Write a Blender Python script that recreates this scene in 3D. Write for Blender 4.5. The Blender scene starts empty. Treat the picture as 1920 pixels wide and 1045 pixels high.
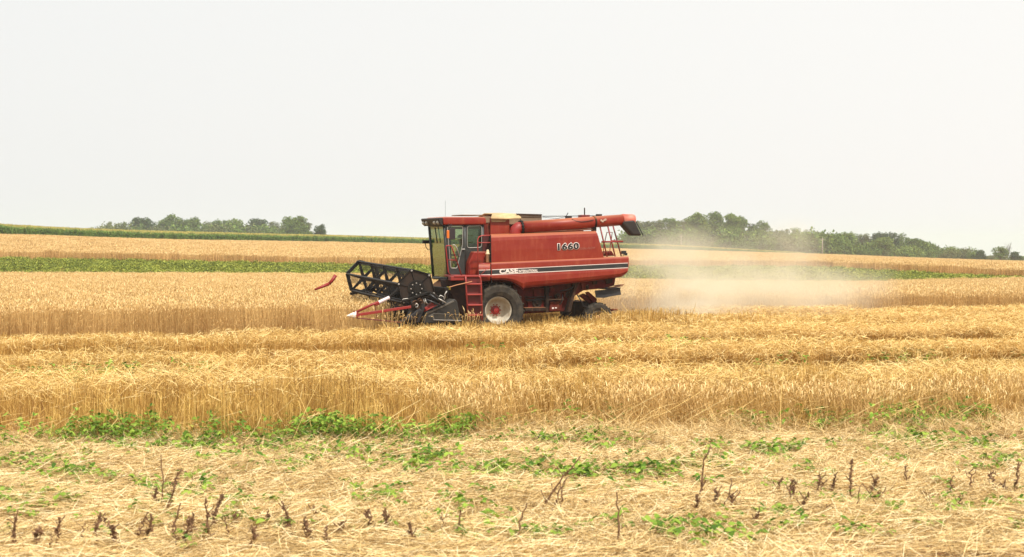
import bpy, bmesh, math, random
import numpy as np
from mathutils import Vector, Matrix, Euler
R = math.radians
rng = np.random.default_rng(7)
random.seed(7)
SC = bpy.context.scene

# ------------------------------------------------------------------ camera, sky, sun
CZ = 2.6
PITCH = math.atan(67.5 / 2700)
FP = 2700.0
cam = bpy.data.cameras.new('camera')
cam.lens = 50.62; cam.sensor_width = 36; cam.clip_start = .2; cam.clip_end = 12000
cam.dof.use_dof = True; cam.dof.focus_distance = 45; cam.dof.aperture_fstop = 3.5
camo = bpy.data.objects.new('camera', cam); SC.collection.objects.link(camo)
camo.location = (0, 0, CZ); camo.rotation_euler = (R(90) - PITCH, 0, 0)
SC.camera = camo
SUN_EL, SUN_AZ = R(56), R(150)          # azimuth clockwise from +Y (the way the camera looks)
world = bpy.data.worlds.new('World'); SC.world = world; world.use_nodes = True
wt = world.node_tree; wt.nodes.clear()
def N(t, typ, **kw):
    n = t.nodes.new(typ)
    for k, v in kw.items(): setattr(n, k, v)
    return n
sky = N(wt, 'ShaderNodeTexSky', sky_type='NISHITA', sun_disc=False)
sky.sun_elevation = SUN_EL; sky.sun_rotation = SUN_AZ; sky.dust_density = 6; sky.air_density = 1.2; sky.ozone_density = 1
tc = N(wt, 'ShaderNodeTexCoord'); mp = N(wt, 'ShaderNodeMapping'); mp.inputs['Scale'].default_value = (2.2, 2.2, 8)
nz = N(wt, 'ShaderNodeTexNoise'); nz.inputs['Scale'].default_value = 1.3; nz.inputs['Detail'].default_value = 7; nz.inputs['Roughness'].default_value = .55; nz.inputs['Distortion'].default_value = .4
rp = N(wt, 'ShaderNodeValToRGB')
rp.color_ramp.elements[0].position = .40; rp.color_ramp.elements[0].color = (9.0, 9.15, 9.02, 1)
rp.color_ramp.elements[1].position = .66; rp.color_ramp.elements[1].color = (10.6, 10.4, 10.0, 1)
gr = N(wt, 'ShaderNodeMath', operation='ADD'); dt = N(wt, 'ShaderNodeVectorMath', operation='DOT_PRODUCT'); dt.inputs[1].default_value = (.2, 0, .2)
mx = N(wt, 'ShaderNodeMix', data_type='RGBA'); mx.inputs[0].default_value = .9
bg = N(wt, 'ShaderNodeBackground'); bg.inputs[1].default_value = .09
wo = N(wt, 'ShaderNodeOutputWorld')
wt.links.new(tc.outputs['Generated'], mp.inputs[0]); wt.links.new(mp.outputs[0], nz.inputs['Vector'])
wt.links.new(tc.outputs['Generated'], dt.inputs[0]); wt.links.new(dt.outputs['Value'], gr.inputs[0]); wt.links.new(nz.outputs[0], gr.inputs[2])
wt.links.new(gr.outputs[0], rp.inputs[0]); wt.links.new(rp.outputs[0], mx.inputs[7])
wt.links.new(sky.outputs[0], mx.inputs[6]); wt.links.new(mx.outputs[2], bg.inputs[0]); wt.links.new(bg.outputs[0], wo.inputs[0])
sl = bpy.data.lights.new('sun', 'SUN'); sl.energy = 4.0; sl.angle = R(1.5); sl.color = (1, .95, .87)
slo = bpy.data.objects.new('sun', sl); SC.collection.objects.link(slo)
sd = Vector((math.sin(SUN_AZ) * math.cos(SUN_EL), math.cos(SUN_AZ) * math.cos(SUN_EL), math.sin(SUN_EL)))
slo.rotation_euler = sd.to_track_quat('Z', 'Y').to_euler(); slo.location = (20, -30, 60)
vs = SC.view_settings; vs.view_transform = 'Standard'; vs.look = 'None'; vs.exposure = .2; vs.gamma = 1
SC.cycles.max_bounces = 6; SC.cycles.volume_bounces = 2; SC.cycles.transparent_max_bounces = 12
SC.cycles.use_denoising = True
SC.cycles.volume_step_rate = 3

# ------------------------------------------------------------------ helpers
def lin(r, g, b):
    return tuple((c / 12.92 if c <= .04045 else ((c + .055) / 1.055) ** 2.4) for c in (r / 255, g / 255, b / 255))
def tag(o, label=None, cat=None, group=None, kind=None):
    if label: o['label'] = label
    if cat: o['category'] = cat
    if group: o['group'] = group
    if kind: o['kind'] = kind
    return o
def empty(name, loc=(0, 0, 0), rz=0, label=None, cat=None, group=None):
    o = bpy.data.objects.new(name, None); SC.collection.objects.link(o)
    o.location = loc; o.rotation_euler = (0, 0, rz)
    return tag(o, label, cat, group)
def mat(name, col, rough=.6, metal=0, noise=None, nscale=3, bump=0, coat=0, spec=.5, ncol=None, dust=0):
    m = bpy.data.materials.new(name); m.use_nodes = True; t = m.node_tree
    b = t.nodes['Principled BSDF']; b.inputs['Base Color'].default_value = (*col, 1)
    b.inputs['Roughness'].default_value = rough; b.inputs['Metallic'].default_value = metal
    b.inputs['Coat Weight'].default_value = coat; b.inputs['Specular IOR Level'].default_value = spec
    if noise is not None:
        c = N(t, 'ShaderNodeTexCoord'); n1 = N(t, 'ShaderNodeTexNoise'); n1.inputs['Scale'].default_value = nscale; n1.inputs['Detail'].default_value = 8; n1.inputs['Roughness'].default_value = .65
        r_ = N(t, 'ShaderNodeValToRGB'); r_.color_ramp.elements[0].position = .38; r_.color_ramp.elements[1].position = .72
        r_.color_ramp.elements[0].color = (*col, 1); r_.color_ramp.elements[1].color = (*(ncol or tuple(x * noise for x in col)), 1)
        t.links.new(c.outputs['Object'], n1.inputs['Vector']); t.links.new(n1.outputs[0], r_.inputs[0]); t.links.new(r_.outputs[0], b.inputs['Base Color'])
        if dust:        # road and chaff dust: patchy streaks, and a film on up-facing faces that also paints warm highlights
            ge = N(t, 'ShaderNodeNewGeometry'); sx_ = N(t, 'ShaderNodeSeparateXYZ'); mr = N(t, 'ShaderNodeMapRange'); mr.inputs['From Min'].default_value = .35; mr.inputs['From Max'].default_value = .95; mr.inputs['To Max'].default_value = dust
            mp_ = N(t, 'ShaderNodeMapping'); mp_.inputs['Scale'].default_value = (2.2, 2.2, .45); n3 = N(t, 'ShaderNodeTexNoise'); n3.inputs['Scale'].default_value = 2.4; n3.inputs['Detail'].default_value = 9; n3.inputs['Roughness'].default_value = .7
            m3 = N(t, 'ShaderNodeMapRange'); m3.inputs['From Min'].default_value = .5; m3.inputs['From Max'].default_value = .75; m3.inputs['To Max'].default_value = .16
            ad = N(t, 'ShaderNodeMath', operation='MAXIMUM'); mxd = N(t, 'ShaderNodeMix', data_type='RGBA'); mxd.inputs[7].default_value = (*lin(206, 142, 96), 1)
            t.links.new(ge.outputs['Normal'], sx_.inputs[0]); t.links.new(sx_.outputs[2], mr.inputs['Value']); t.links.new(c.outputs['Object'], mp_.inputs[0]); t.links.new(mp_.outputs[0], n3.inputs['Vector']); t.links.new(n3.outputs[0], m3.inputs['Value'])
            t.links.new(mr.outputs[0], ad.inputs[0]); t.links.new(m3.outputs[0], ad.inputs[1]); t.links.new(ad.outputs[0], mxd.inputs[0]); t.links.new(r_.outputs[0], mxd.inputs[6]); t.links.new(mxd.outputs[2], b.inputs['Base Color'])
        if bump:
            bp = N(t, 'ShaderNodeBump'); bp.inputs['Strength'].default_value = bump; bp.inputs['Distance'].default_value = .02
            t.links.new(n1.outputs[0], bp.inputs['Height']); t.links.new(bp.outputs[0], b.inputs['Normal'])
    return m
def mat_ramp(name, cols, rough=.85, inst=.5, trans=0.0, spec=.2):
    """base colour from a per-blade random stored as attribute 'rnd', shifted a little per instance."""
    m = bpy.data.materials.new(name); m.use_nodes = True; t = m.node_tree
    b = t.nodes['Principled BSDF']; b.inputs['Roughness'].default_value = rough; b.inputs['Specular IOR Level'].default_value = spec
    a = N(t, 'ShaderNodeAttribute', attribute_name='rnd'); oi = N(t, 'ShaderNodeObjectInfo')
    ma = N(t, 'ShaderNodeMath', operation='MULTIPLY_ADD'); ma.inputs[1].default_value = inst; 
    sb = N(t, 'ShaderNodeMath', operation='SUBTRACT'); sb.inputs[1].default_value = inst * .5
    r_ = N(t, 'ShaderNodeValToRGB'); el = r_.color_ramp.elements
    while len(el) < len(cols): el.new(.5)
    for i, c in enumerate(cols): el[i].position = i / (len(cols) - 1); el[i].color = (*c, 1)
    t.links.new(oi.outputs['Random'], ma.inputs[0]); t.links.new(a.outputs['Fac'], ma.inputs[2]); t.links.new(ma.outputs[0], sb.inputs[0])
    t.links.new(sb.outputs[0], r_.inputs[0]); t.links.new(r_.outputs[0], b.inputs['Base Color'])
    if trans:
        tr = N(t, 'ShaderNodeBsdfTranslucent'); ms = N(t, 'ShaderNodeMixShader'); ms.inputs[0].default_value = trans
        t.links.new(r_.outputs[0], tr.inputs[0]); t.links.new(b.outputs[0], ms.inputs[1]); t.links.new(tr.outputs[0], ms.inputs[2])
        t.links.new(ms.outputs[0], t.nodes['Material Output'].inputs['Surface'])
    return m
def np_mesh(name, V, Fq, mats, midx=None, rnd=None, nv=4):
    me = bpy.data.meshes.new(name); V = np.asarray(V, np.float32); Fq = np.asarray(Fq, np.int32)
    me.vertices.add(len(V)); me.vertices.foreach_set('co', V.ravel())
    me.loops.add(Fq.size); me.loops.foreach_set('vertex_index', Fq.ravel())
    me.polygons.add(len(Fq)); me.polygons.foreach_set('loop_start', np.arange(0, Fq.size, nv, dtype=np.int32))
    for m in mats: me.materials.append(m)
    if midx is not None: me.polygons.foreach_set('material_index', np.asarray(midx, np.int32))
    if rnd is not None:
        at = me.attributes.new('rnd', 'FLOAT', 'POINT'); at.data.foreach_set('value', np.asarray(rnd, np.float32))
    me.update(calc_edges=True); me.validate()
    return me
class G:
    """gathers ribbons and leaf quads (numpy) into one mesh"""
    def __init__(s): s.V = []; s.F = []; s.M = []; s.R = []; s.n = 0
    def ribbons(s, P, W, side, m=0, rnd=None):
        n, k, _ = P.shape
        if rnd is None: rnd = rng.random(n)
        if W.ndim == 1: W = np.broadcast_to(W, (n, k))
        side = side[:, None, :] if side.ndim == 2 else side
        A = P - side * W[..., None] * .5; B = P + side * W[..., None] * .5
        V = np.stack([A, B], 2).reshape(-1, 3)
        base = (np.arange(n) * k * 2)[:, None] + np.arange(k - 1)[None] * 2
        Fq = np.stack([base, base + 1, base + 3, base + 2], -1).reshape(-1, 4) + s.n
        s.V.append(V); s.F.append(Fq); s.M.append(np.full(len(Fq), m)); s.R.append(np.repeat(rnd, k * 2)); s.n += len(V)
    def quads(s, C, U, W_, m=0, rnd=None):
        n = len(C)
        if rnd is None: rnd = rng.random(n)
        V = np.stack([C - U - W_ * .35, C - W_ * .0 - U * .1 + W_, C + U + W_ * .25, C + U * .1 - W_], 1).reshape(-1, 3)
        Fq = np.arange(n * 4).reshape(-1, 4) + s.n
        s.V.append(V); s.F.append(Fq); s.M.append(np.full(n, m)); s.R.append(np.repeat(rnd, 4)); s.n += n * 4
    def mesh(s, name, mats):
        return np_mesh(name, np.concatenate(s.V), np.concatenate(s.F), mats, np.concatenate(s.M), np.concatenate(s.R))
def rdir(n, flat=1.0):
    v = rng.normal(size=(n, 3)); v[:, 2] *= flat
    return v / np.linalg.norm(v, axis=1, keepdims=True)

# ------------------------------------------------------------------ terrain
TC = np.array([0, 640, 1300, 1540, 1920]); TT = (TC - 960) / FP
TY = np.array([8, 11.4, 19, 30, 45, 62, 115, 165, 230, 300, 380, 450, 600, 1000, 2500, 6000.])
TZ = np.array([
    [-2.5, -2.5, -2.5, -2.5, -2.5], [-2.5, -2.5, -2.5, -2.5, -2.5], [-2.62, -2.62, -2.62, -2.61, -2.6],
    [-2.9, -2.9, -2.9, -2.88, -2.85], [-3.12, -3.08, -3.08, -3.1, -3.12], [-3.15, -3.12, -3.15, -3.2, -3.27],
    [-3.56, -3.65, -4.25, -4.42, -4.12], [-1.95, -2.7, -3.0, -3.1, -3.7], [.35, -1.9, -3.2, -3.6, -4.3],
    [.4, -1.1, -3.3, -4.0, -5.0], [.2, -.8, -3.4, -4.4, -6.0], [.0, -.9, -3.5, -4.7, -6.6],
    [-1, -1.6, -4.0, -5.6, -8.0], [-6, -7, -9, -12, -18.], [-25, -25, -30, -35, -45.], [-90, -90, -90, -95, -120.]])
def terrain(X, Y):
    X = np.asarray(X, float); Y = np.asarray(Y, float)
    Yc = np.clip(Y, 8, 5999); t = np.clip(X / Yc, -.52, .52)
    lo = np.clip(np.searchsorted(TY, Yc, side='right') - 1, 0, len(TY) - 2)
    fy = (Yc - TY[lo]) / (TY[lo + 1] - TY[lo])
    tc_ = np.clip(t, TT[0], TT[-1])
    li = np.clip(np.searchsorted(TT, tc_, side='right') - 1, 0, len(TT) - 2)
    ft = (tc_ - TT[li]) / (TT[li + 1] - TT[li])
    z = (TZ[lo, li] * (1 - ft) + TZ[lo, li + 1] * ft) * (1 - fy) + (TZ[lo + 1, li] * (1 - ft) + TZ[lo + 1, li + 1] * ft) * fy
    return z + CZ
def wy(x, px):    # corn front edge distance as a function of photo column
    return np.interp(px, [-600, 0, 640, 790, 1180, 1400, 1520], [200, 230, 330, 365, 430, 455, 470])
ALPHA = R(20); MO = np.array([-.39, 46, -.48])
def to_local(X, Y):
    dx = X - MO[0]; dy = Y - MO[1]
    return dx * math.cos(ALPHA) + dy * math.sin(ALPHA), -dx * math.sin(ALPHA) + dy * math.cos(ALPHA)

# material for the ground: soil strewn with chaff, colour by field band stored as an attribute
def ground_material():
    m = bpy.data.materials.new('field_soil'); m.use_nodes = True; t = m.node_tree; b = t.nodes['Principled BSDF']
    b.inputs['Roughness'].default_value = .95; b.inputs['Specular IOR Level'].default_value = .1
    a = N(t, 'ShaderNodeAttribute', attribute_name='band'); c = N(t, 'ShaderNodeTexCoord')
    n1 = N(t, 'ShaderNodeTexNoise'); n1.inputs['Scale'].default_value = 1.7; n1.inputs['Detail'].default_value = 10; n1.inputs['Roughness'].default_value = .7
    r_ = N(t, 'ShaderNodeValToRGB'); r_.color_ramp.elements[0].position = .35; r_.color_ramp.elements[1].position = .65
    r_.color_ramp.elements[0].color = (*lin(120, 84, 60), 1); r_.color_ramp.elements[1].color = (*lin(178, 140, 92), 1)
    mx = N(t, 'ShaderNodeMix', data_type='RGBA')
    n2 = N(t, 'ShaderNodeTexNoise'); n2.inputs['Scale'].default_value = .5; n2.inputs['Detail'].default_value = 8
    r2 = N(t, 'ShaderNodeValToRGB'); r2.color_ramp.elements[0].color = (*lin(40, 66, 20), 1); r2.color_ramp.elements[1].color = (*lin(92, 118, 48), 1)
    t.links.new(c.outputs['Object'], n1.inputs['Vector']); t.links.new(n1.outputs[0], r_.inputs[0])
    t.links.new(c.outputs['Object'], n2.inputs['Vector']); t.links.new(n2.outputs[0], r2.inputs[0])
    t.links.new(a.outputs['Fac'], mx.inputs[0]); t.links.new(r_.outputs[0], mx.inputs[6]); t.links.new(r2.outputs[0], mx.inputs[7])
    t.links.new(mx.outputs[2], b.inputs['Base Color'])
    bp = N(t, 'ShaderNodeBump'); bp.inputs['Strength'].default_value = .6; bp.inputs['Distance'].default_value = .08
    t.links.new(n1.outputs[0], bp.inputs['Height']); t.links.new(bp.outputs[0], b.inputs['Normal'])
    return m
def build_ground():
    ys = np.concatenate([[-60, -20, 0, 5], np.arange(8, 70, 1.), np.geomspace(70, 700, 90), np.geomspace(760, 5500, 20)])
    u = np.linspace(-1, 1, 161); xs = np.sign(u) * (np.abs(u) ** 3 * 2900 + np.abs(u) * 60)
    X, Y = np.meshgrid(xs, ys); Z = terrain(X, Y)
    V = np.stack([X, Y, Z], -1).reshape(-1, 3)
    nx = len(xs); i = np.arange(len(ys) - 1)[:, None] * nx + np.arange(nx - 1)[None]
    Fq = np.stack([i, i + 1, i + nx + 1, i + nx], -1).reshape(-1, 4)
    me = np_mesh('ground', V, Fq, [ground_material()])
    px = 960 + X / np.maximum(Y, 1) * FP
    band = np.where(Y > wy(0, px) - 5, 1.0, 0.0); band = np.where((px > 1520) & (Y < 520), 0, band)
    at = me.attributes.new('band', 'FLOAT', 'POINT'); at.data.foreach_set('value', band.ravel().astype(np.float32))
    me.polygons.foreach_set('use_smooth', [True] * len(me.polygons))
    o = bpy.data.objects.new('ground', me); SC.collection.objects.link(o); tag(o, kind='structure')
build_ground()

# ------------------------------------------------------------------ instanced ground cover ("stuff")
def scatter(name, label, cat, pts, rot, scl, idx, variants, tilt=None):
    me = bpy.data.meshes.new(name); me.vertices.add(len(pts)); me.vertices.foreach_set('co', np.asarray(pts, np.float32).ravel())
    for an, d in (('rz', rot), ('sc', scl)):
        at = me.attributes.new(an, 'FLOAT', 'POINT'); at.data.foreach_set('value', np.asarray(d, np.float32))
    at = me.attributes.new('ix', 'INT', 'POINT'); at.data.foreach_set('value', np.asarray(idx, np.int32))
    o = bpy.data.objects.new(name, me); SC.collection.objects.link(o); tag(o, label, cat, None, 'stuff')
    col = bpy.data.collections.new(name + '_sources')
    for i, v in enumerate(variants):
        so = bpy.data.objects.new('%s_source_%02d' % (name, i), v); col.objects.link(so)
    ng = bpy.data.node_groups.new(name, 'GeometryNodeTree')
    ng.interface.new_socket('Geometry', in_out='INPUT', socket_type='NodeSocketGeometry')
    ng.interface.new_socket('Geometry', in_out='OUTPUT', socket_type='NodeSocketGeometry')
    gi = N(ng, 'NodeGroupInput'); go = N(ng, 'NodeGroupOutput'); ip = N(ng, 'GeometryNodeInstanceOnPoints')
    ci = N(ng, 'GeometryNodeCollectionInfo'); ci.inputs['Collection'].default_value = col
    ci.inputs['Separate Children'].default_value = True; ci.inputs['Reset Children'].default_value = True
    ip.inputs['Pick Instance'].default_value = True
    def na(nm, dt):
        n = N(ng, 'GeometryNodeInputNamedAttribute', data_type=dt); n.inputs['Name'].default_value = nm; return n
    ar = na('rz', 'FLOAT'); as_ = na('sc', 'FLOAT'); ai = na('ix', 'INT'); cx = N(ng, 'ShaderNodeCombineXYZ')
    ng.links.new(ar.outputs['Attribute'], cx.inputs[2]); ng.links.new(cx.outputs[0], ip.inputs['Rotation'])
    ng.links.new(as_.outputs['Attribute'], ip.inputs['Scale']); ng.links.new(ai.outputs['Attribute'], ip.inputs['Instance Index'])
    ng.links.new(gi.outputs[0], ip.inputs['Points']); ng.links.new(ci.outputs[0], ip.inputs['Instance']); ng.links.new(ip.outputs[0], go.inputs[0])
    md = o.modifiers.new('scatter', 'NODES'); md.node_group = ng
    return o
def grid(x0, x1, y0, y1, s, jit=.5, wedge=1.28):
    X, Y = np.meshgrid(np.arange(x0, x1, s), np.arange(y0, y1, s)); X = X.ravel(); Y = Y.ravel()
    X = X + rng.uniform(-jit, jit, X.shape) * s; Y = Y + rng.uniform(-jit, jit, Y.shape) * s
    k = np.abs(X) < Y * .3556 * wedge + 2.5
    return X[k], Y[k]
def P3(X, Y, dz=0): return np.stack([X, Y, terrain(X, Y) + dz], -1)

M_wheat_stem = mat_ramp('wheat_stem', [lin(170, 134, 80), lin(206, 170, 108), lin(228, 194, 130)], inst=.35, trans=.12)
M_wheat_head = mat_ramp('wheat_head', [lin(196, 160, 100), lin(230, 198, 136), lin(246, 222, 168)], inst=.35, trans=.1)
M_stub = mat_ramp('stubble_stem', [lin(144, 108, 54), lin(196, 156, 82), lin(230, 194, 116)], inst=.35, trans=.15)
M_straw = mat_ramp('threshed_straw', [lin(194, 158, 90), lin(236, 202, 128), lin(252, 230, 168)], inst=.2, trans=.15)
M_mat = mat_ramp('flattened_straw', [lin(122, 98, 62), lin(204, 173, 116), lin(238, 208, 148), lin(254, 238, 192)], inst=.2, trans=.08)
M_leaf = mat_ramp('soybean_leaf', [lin(70, 104, 28), lin(112, 146, 42), lin(164, 190, 74)], inst=.4, trans=.3, spec=.4)
M_leafd = mat_ramp('weed_stem', [lin(90, 110, 44), lin(120, 132, 58)], inst=.3)

def wheat_clump(n, size, h, w, headlen=.085, headw=.016, seg=3, dens_lean=.12):
    g = G()
    x = rng.uniform(-size / 2, size / 2, n); y = rng.uniform(-size / 2, size / 2, n)
    hh = h * rng.normal(1, .055, n); az = rng.uniform(0, 2 * np.pi, n); ln = np.abs(rng.normal(0, dens_lean, n)) * hh
    u = np.linspace(0, 1, seg)
    P = np.zeros((n, seg, 3)); P[..., 0] = x[:, None] + np.cos(az)[:, None] * ln[:, None] * u ** 2
    P[..., 1] = y[:, None] + np.sin(az)[:, None] * ln[:, None] * u ** 2; P[..., 2] = hh[:, None] * u
    sa = rng.uniform(0, np.pi, n); side = np.stack([np.cos(sa), np.sin(sa) * .5, sa * 0], -1)
    g.ribbons(P, np.full(seg, w), side, 0)
    # nodding head
    tip = P[:, -1]; k = 4; v = np.linspace(0, 1, k); H = np.zeros((n, k, 3)); nod = rng.uniform(.1, 1.0, n)
    hz = np.cos(nod[:, None] * v * 2.2); hx = np.sin(nod[:, None] * v * 2.2)
    step = headlen / (k - 1) * rng.uniform(.8, 1.25, n)
    H[:, 0] = tip
    for i in range(1, k):
        H[:, i, 0] = H[:, i - 1, 0] + np.cos(az) * hx[:, i] * step; H[:, i, 1] = H[:, i - 1, 1] + np.sin(az) * hx[:, i] * step
        H[:, i, 2] = H[:, i - 1, 2] + hz[:, i] * step
    r_ = rng.random(n)
    W = np.array([.5, 1, 1, .35]) * headw
    g.ribbons(H, W, np.stack([np.cos(az + 1.57), np.sin(az + 1.57), az * 0], -1), 1, r_)
    g.ribbons(H, W, np.stack([np.cos(az) * .3, np.sin(az) * .3, az * 0 + .95], -1), 1, r_)
    # withered leaves
    m = n // 2; b = rng.integers(0, n, m); f = rng.uniform(.35, .85, m); a2 = rng.uniform(0, 6.28, m)
    p0 = P[b, 0] * (1 - f)[:, None] + P[b, -1] * f[:, None]; Lf = np.zeros((m, 3, 3)); l = rng.uniform(.08, .2, m)
    for i, (d, z) in enumerate(((0, 0), (.6, .3), (1, -.4))):
        Lf[:, i] = p0 + np.stack([np.cos(a2) * d * l, np.sin(a2) * d * l, z * l], -1)
    g.ribbons(Lf, np.array([1, 1, .3]) * w * 1.3, np.stack([-np.sin(a2), np.cos(a2), a2 * 0 + .4], -1), 0)
    return g.mesh('wheat_clump', [M_wheat_stem, M_wheat_head])
def stubble_clump(n, size, h, w, strawn=0, toph=None):
    g = G(); nb = max(4, n // 9); bx = rng.uniform(-size / 2, size / 2, nb); by = rng.uniform(-size / 2, size / 2, nb)
    b = rng.integers(0, nb, n); x = bx[b] + rng.normal(0, .03, n); y = by[b] + rng.normal(0, .03, n)
    hh = h * rng.uniform(.62, 1.08, n); az = rng.uniform(0, 6.28, n); ln = np.abs(rng.normal(0, .16, n)) * hh; u = np.linspace(0, 1, 3)
    P = np.zeros((n, 3, 3)); P[..., 0] = x[:, None] + np.cos(az)[:, None] * ln[:, None] * u; P[..., 1] = y[:, None] + np.sin(az)[:, None] * ln[:, None] * u
    P[..., 2] = hh[:, None] * u; sa = rng.uniform(0, 3.14, n)
    g.ribbons(P, np.full(3, w), np.stack([np.cos(sa), np.sin(sa) * .6, sa * 0], -1), 0)
    m = n // 4; b = rng.integers(0, n, m); f = rng.uniform(.2, .95, m); a2 = rng.uniform(0, 6.28, m)
    p0 = P[b, 0] * (1 - f)[:, None] + P[b, -1] * f[:, None]; Lf = np.zeros((m, 3, 3)); l = rng.uniform(.06, .2, m)
    for i, (d, z) in enumerate(((0, 0), (.5, .35), (1, -.3))):
        Lf[:, i] = p0 + np.stack([np.cos(a2) * d * l, np.sin(a2) * d * l, z * l], -1)
    g.ribbons(Lf, np.array([1, 1.2, .4]) * w, np.stack([-np.sin(a2), np.cos(a2), a2 * 0 + .4], -1), 0)
    if strawn: loose(g, strawn, size, size, h * .7, h * 1.02, w, 1, .1, .32, .5)
    return g.mesh('stubble_clump', [M_stub, M_straw])
def loose(g, n, sx, sy, z0, z1, w, m, lmin, lmax, flat=.35, ax=None, mound=False, spr=.38):
    """loose curved straws lying in a layer"""
    x = rng.uniform(-sx / 2, sx / 2, n); y = rng.uniform(-sy / 2, sy / 2, n); z = rng.uniform(z0, z1, n)
    if mound: z = z0 + (z1 - z0) * np.clip(1 - (2 * y / sy) ** 2, 0, 1) * (.35 + .65 * np.sqrt(rng.random(n)))
    a = rng.uniform(0, 6.28, n) if ax is None else ax + rng.normal(0, spr, n) + np.where(rng.random(n) < .5, np.pi, 0)
    l = rng.uniform(lmin, lmax, n); el = rng.normal(0, flat, n); bend = rng.normal(0, .5, n)
    P = np.zeros((n, 4, 3)); 
    for i, u in enumerate((-.5, -.17, .17, .5)):
        aa = a + bend * u; P[:, i, 0] = x + np.cos(aa) * l * u; P[:, i, 1] = y + np.sin(aa) * l * u
        P[:, i, 2] = z + np.sin(el) * l * u - l * .25 * (u * u) * np.abs(bend)
    P[..., 2] = np.maximum(P[..., 2], .004)
    sd_ = np.stack([-np.sin(a), np.cos(a), rng.normal(0, .8, n)], -1); sd_ /= np.linalg.norm(sd_, axis=1, keepdims=True)
    g.ribbons(P, np.array([.8, 1, 1, .6]) * w, sd_, m)

# ---- uncut wheat round the machine (nearest cells finer, farther ones coarser)
def uncut(X, Y, m=0.0):
    lx, ly = to_local(X, Y)
    px = 960 + X / Y * FP
    front = np.interp(X, [-40, -14.5, -5.1, -3], [39.5, 41.4, 43.6, 44.4])
    inner = (lx < -3.25 - m) & (Y > front + m)
    far = (ly > 4.75 + m)
    return (inner | far) & (Y > 40)
def soy_near(X, Y):
    return np.interp(960 + X / Y * FP, [-300, 0, 790, 1300, 1540, 1920, 2300], [112, 113, 116, 117, 118, 120, 122])
WH = 1.08
X, Y = grid(-60, 60, 40, 126, .8)
k = uncut(X, Y, .25) & (Y < soy_near(X, Y)); X, Y = X[k], Y[k]
vs_ = [wheat_clump(190, 1.0, WH, .007) for _ in range(6)]
scatter('wheat_crop', 'ripe golden wheat standing uncut beside and beyond the harvester', 'wheat', P3(X, Y), rng.uniform(0, 6.28, len(X)), rng.uniform(.93, 1.06, len(X)), rng.integers(0, 6, len(X)), vs_)

# ---- soybean strip
def wheat2_near(X, Y): return np.interp(960 + X / Y * FP, [-300, 1300, 1540, 1920, 2300], [165, 166, 168, 150, 140])
def leafy_clump(n, size, h, leaf, m=M_leaf):
    g = G(); npl = max(5, int(size * size * 9)); cx = rng.uniform(-size / 2, size / 2, npl); cy = rng.uniform(-size / 2, size / 2, npl); ch = h * rng.uniform(.6, 1.1, npl)
    b = rng.integers(0, npl, n); d = rdir(n) * (rng.random((n, 1)) ** .4) * np.array([.22, .22, .5]) 
    C = np.stack([cx[b], cy[b], ch[b] * .5], -1) + d * np.array([1, 1, 0]) + np.stack([0 * b, 0 * b, d[:, 2] * ch[b]], -1)
    nrm = rdir(n) * .55 + np.array([0, 0, 1.]); nrm /= np.linalg.norm(nrm, axis=1, keepdims=True)
    t = np.cross(nrm, rdir(n)); t /= np.linalg.norm(t, axis=1, keepdims=True); w = np.cross(nrm, t)
    s = leaf * rng.uniform(.6, 1.3, (n, 1))
    g.quads(C, t * s * .5, w * s * .36)
    return g.mesh('leafy_clump', [m])
X, Y = grid(-80, 85, 110, 172, 1.25, wedge=1.25)
M_soy = mat_ramp('soy_row_leaf', [lin(72, 88, 24), lin(124, 136, 42), lin(180, 184, 80)], inst=.5, trans=.25, spec=.35)
k = (Y > soy_near(X, Y) + .3) & (Y < wheat2_near(X, Y) - .3); X, Y = X[k], Y[k]
vs_ = [leafy_clump(230, 1.5, .42, .15, M_soy) for _ in range(5)]
scatter('soybean_crop', 'strip of low green soybean plants between two wheat strips', 'soybean crop', P3(X, Y), rng.uniform(0, 6.28, len(X)), rng.uniform(.7, 1.3, len(X)), rng.integers(0, 5, len(X)), vs_)

# ---- second wheat strip
X, Y = grid(-170, 190, 138, 480, 1.9, wedge=1.2)
px = 960 + X / Y * FP
k = (Y > wheat2_near(X, Y) + .6) & (Y < np.where(px < 1520, wy(0, px) - 1, np.interp(px, [1520, 1920], [470, 330])))
X, Y = X[k], Y[k]
vs_ = [wheat_clump(300, 2.4, .95, .028, .12, .05, seg=2) for _ in range(5)]
scatter('wheat_strip', 'far strip of standing wheat between the soybeans and the corn', 'wheat', P3(X, Y), rng.uniform(0, 6.28, len(X)), rng.uniform(.92, 1.08, len(X)), rng.integers(0, 5, len(X)), vs_)

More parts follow.
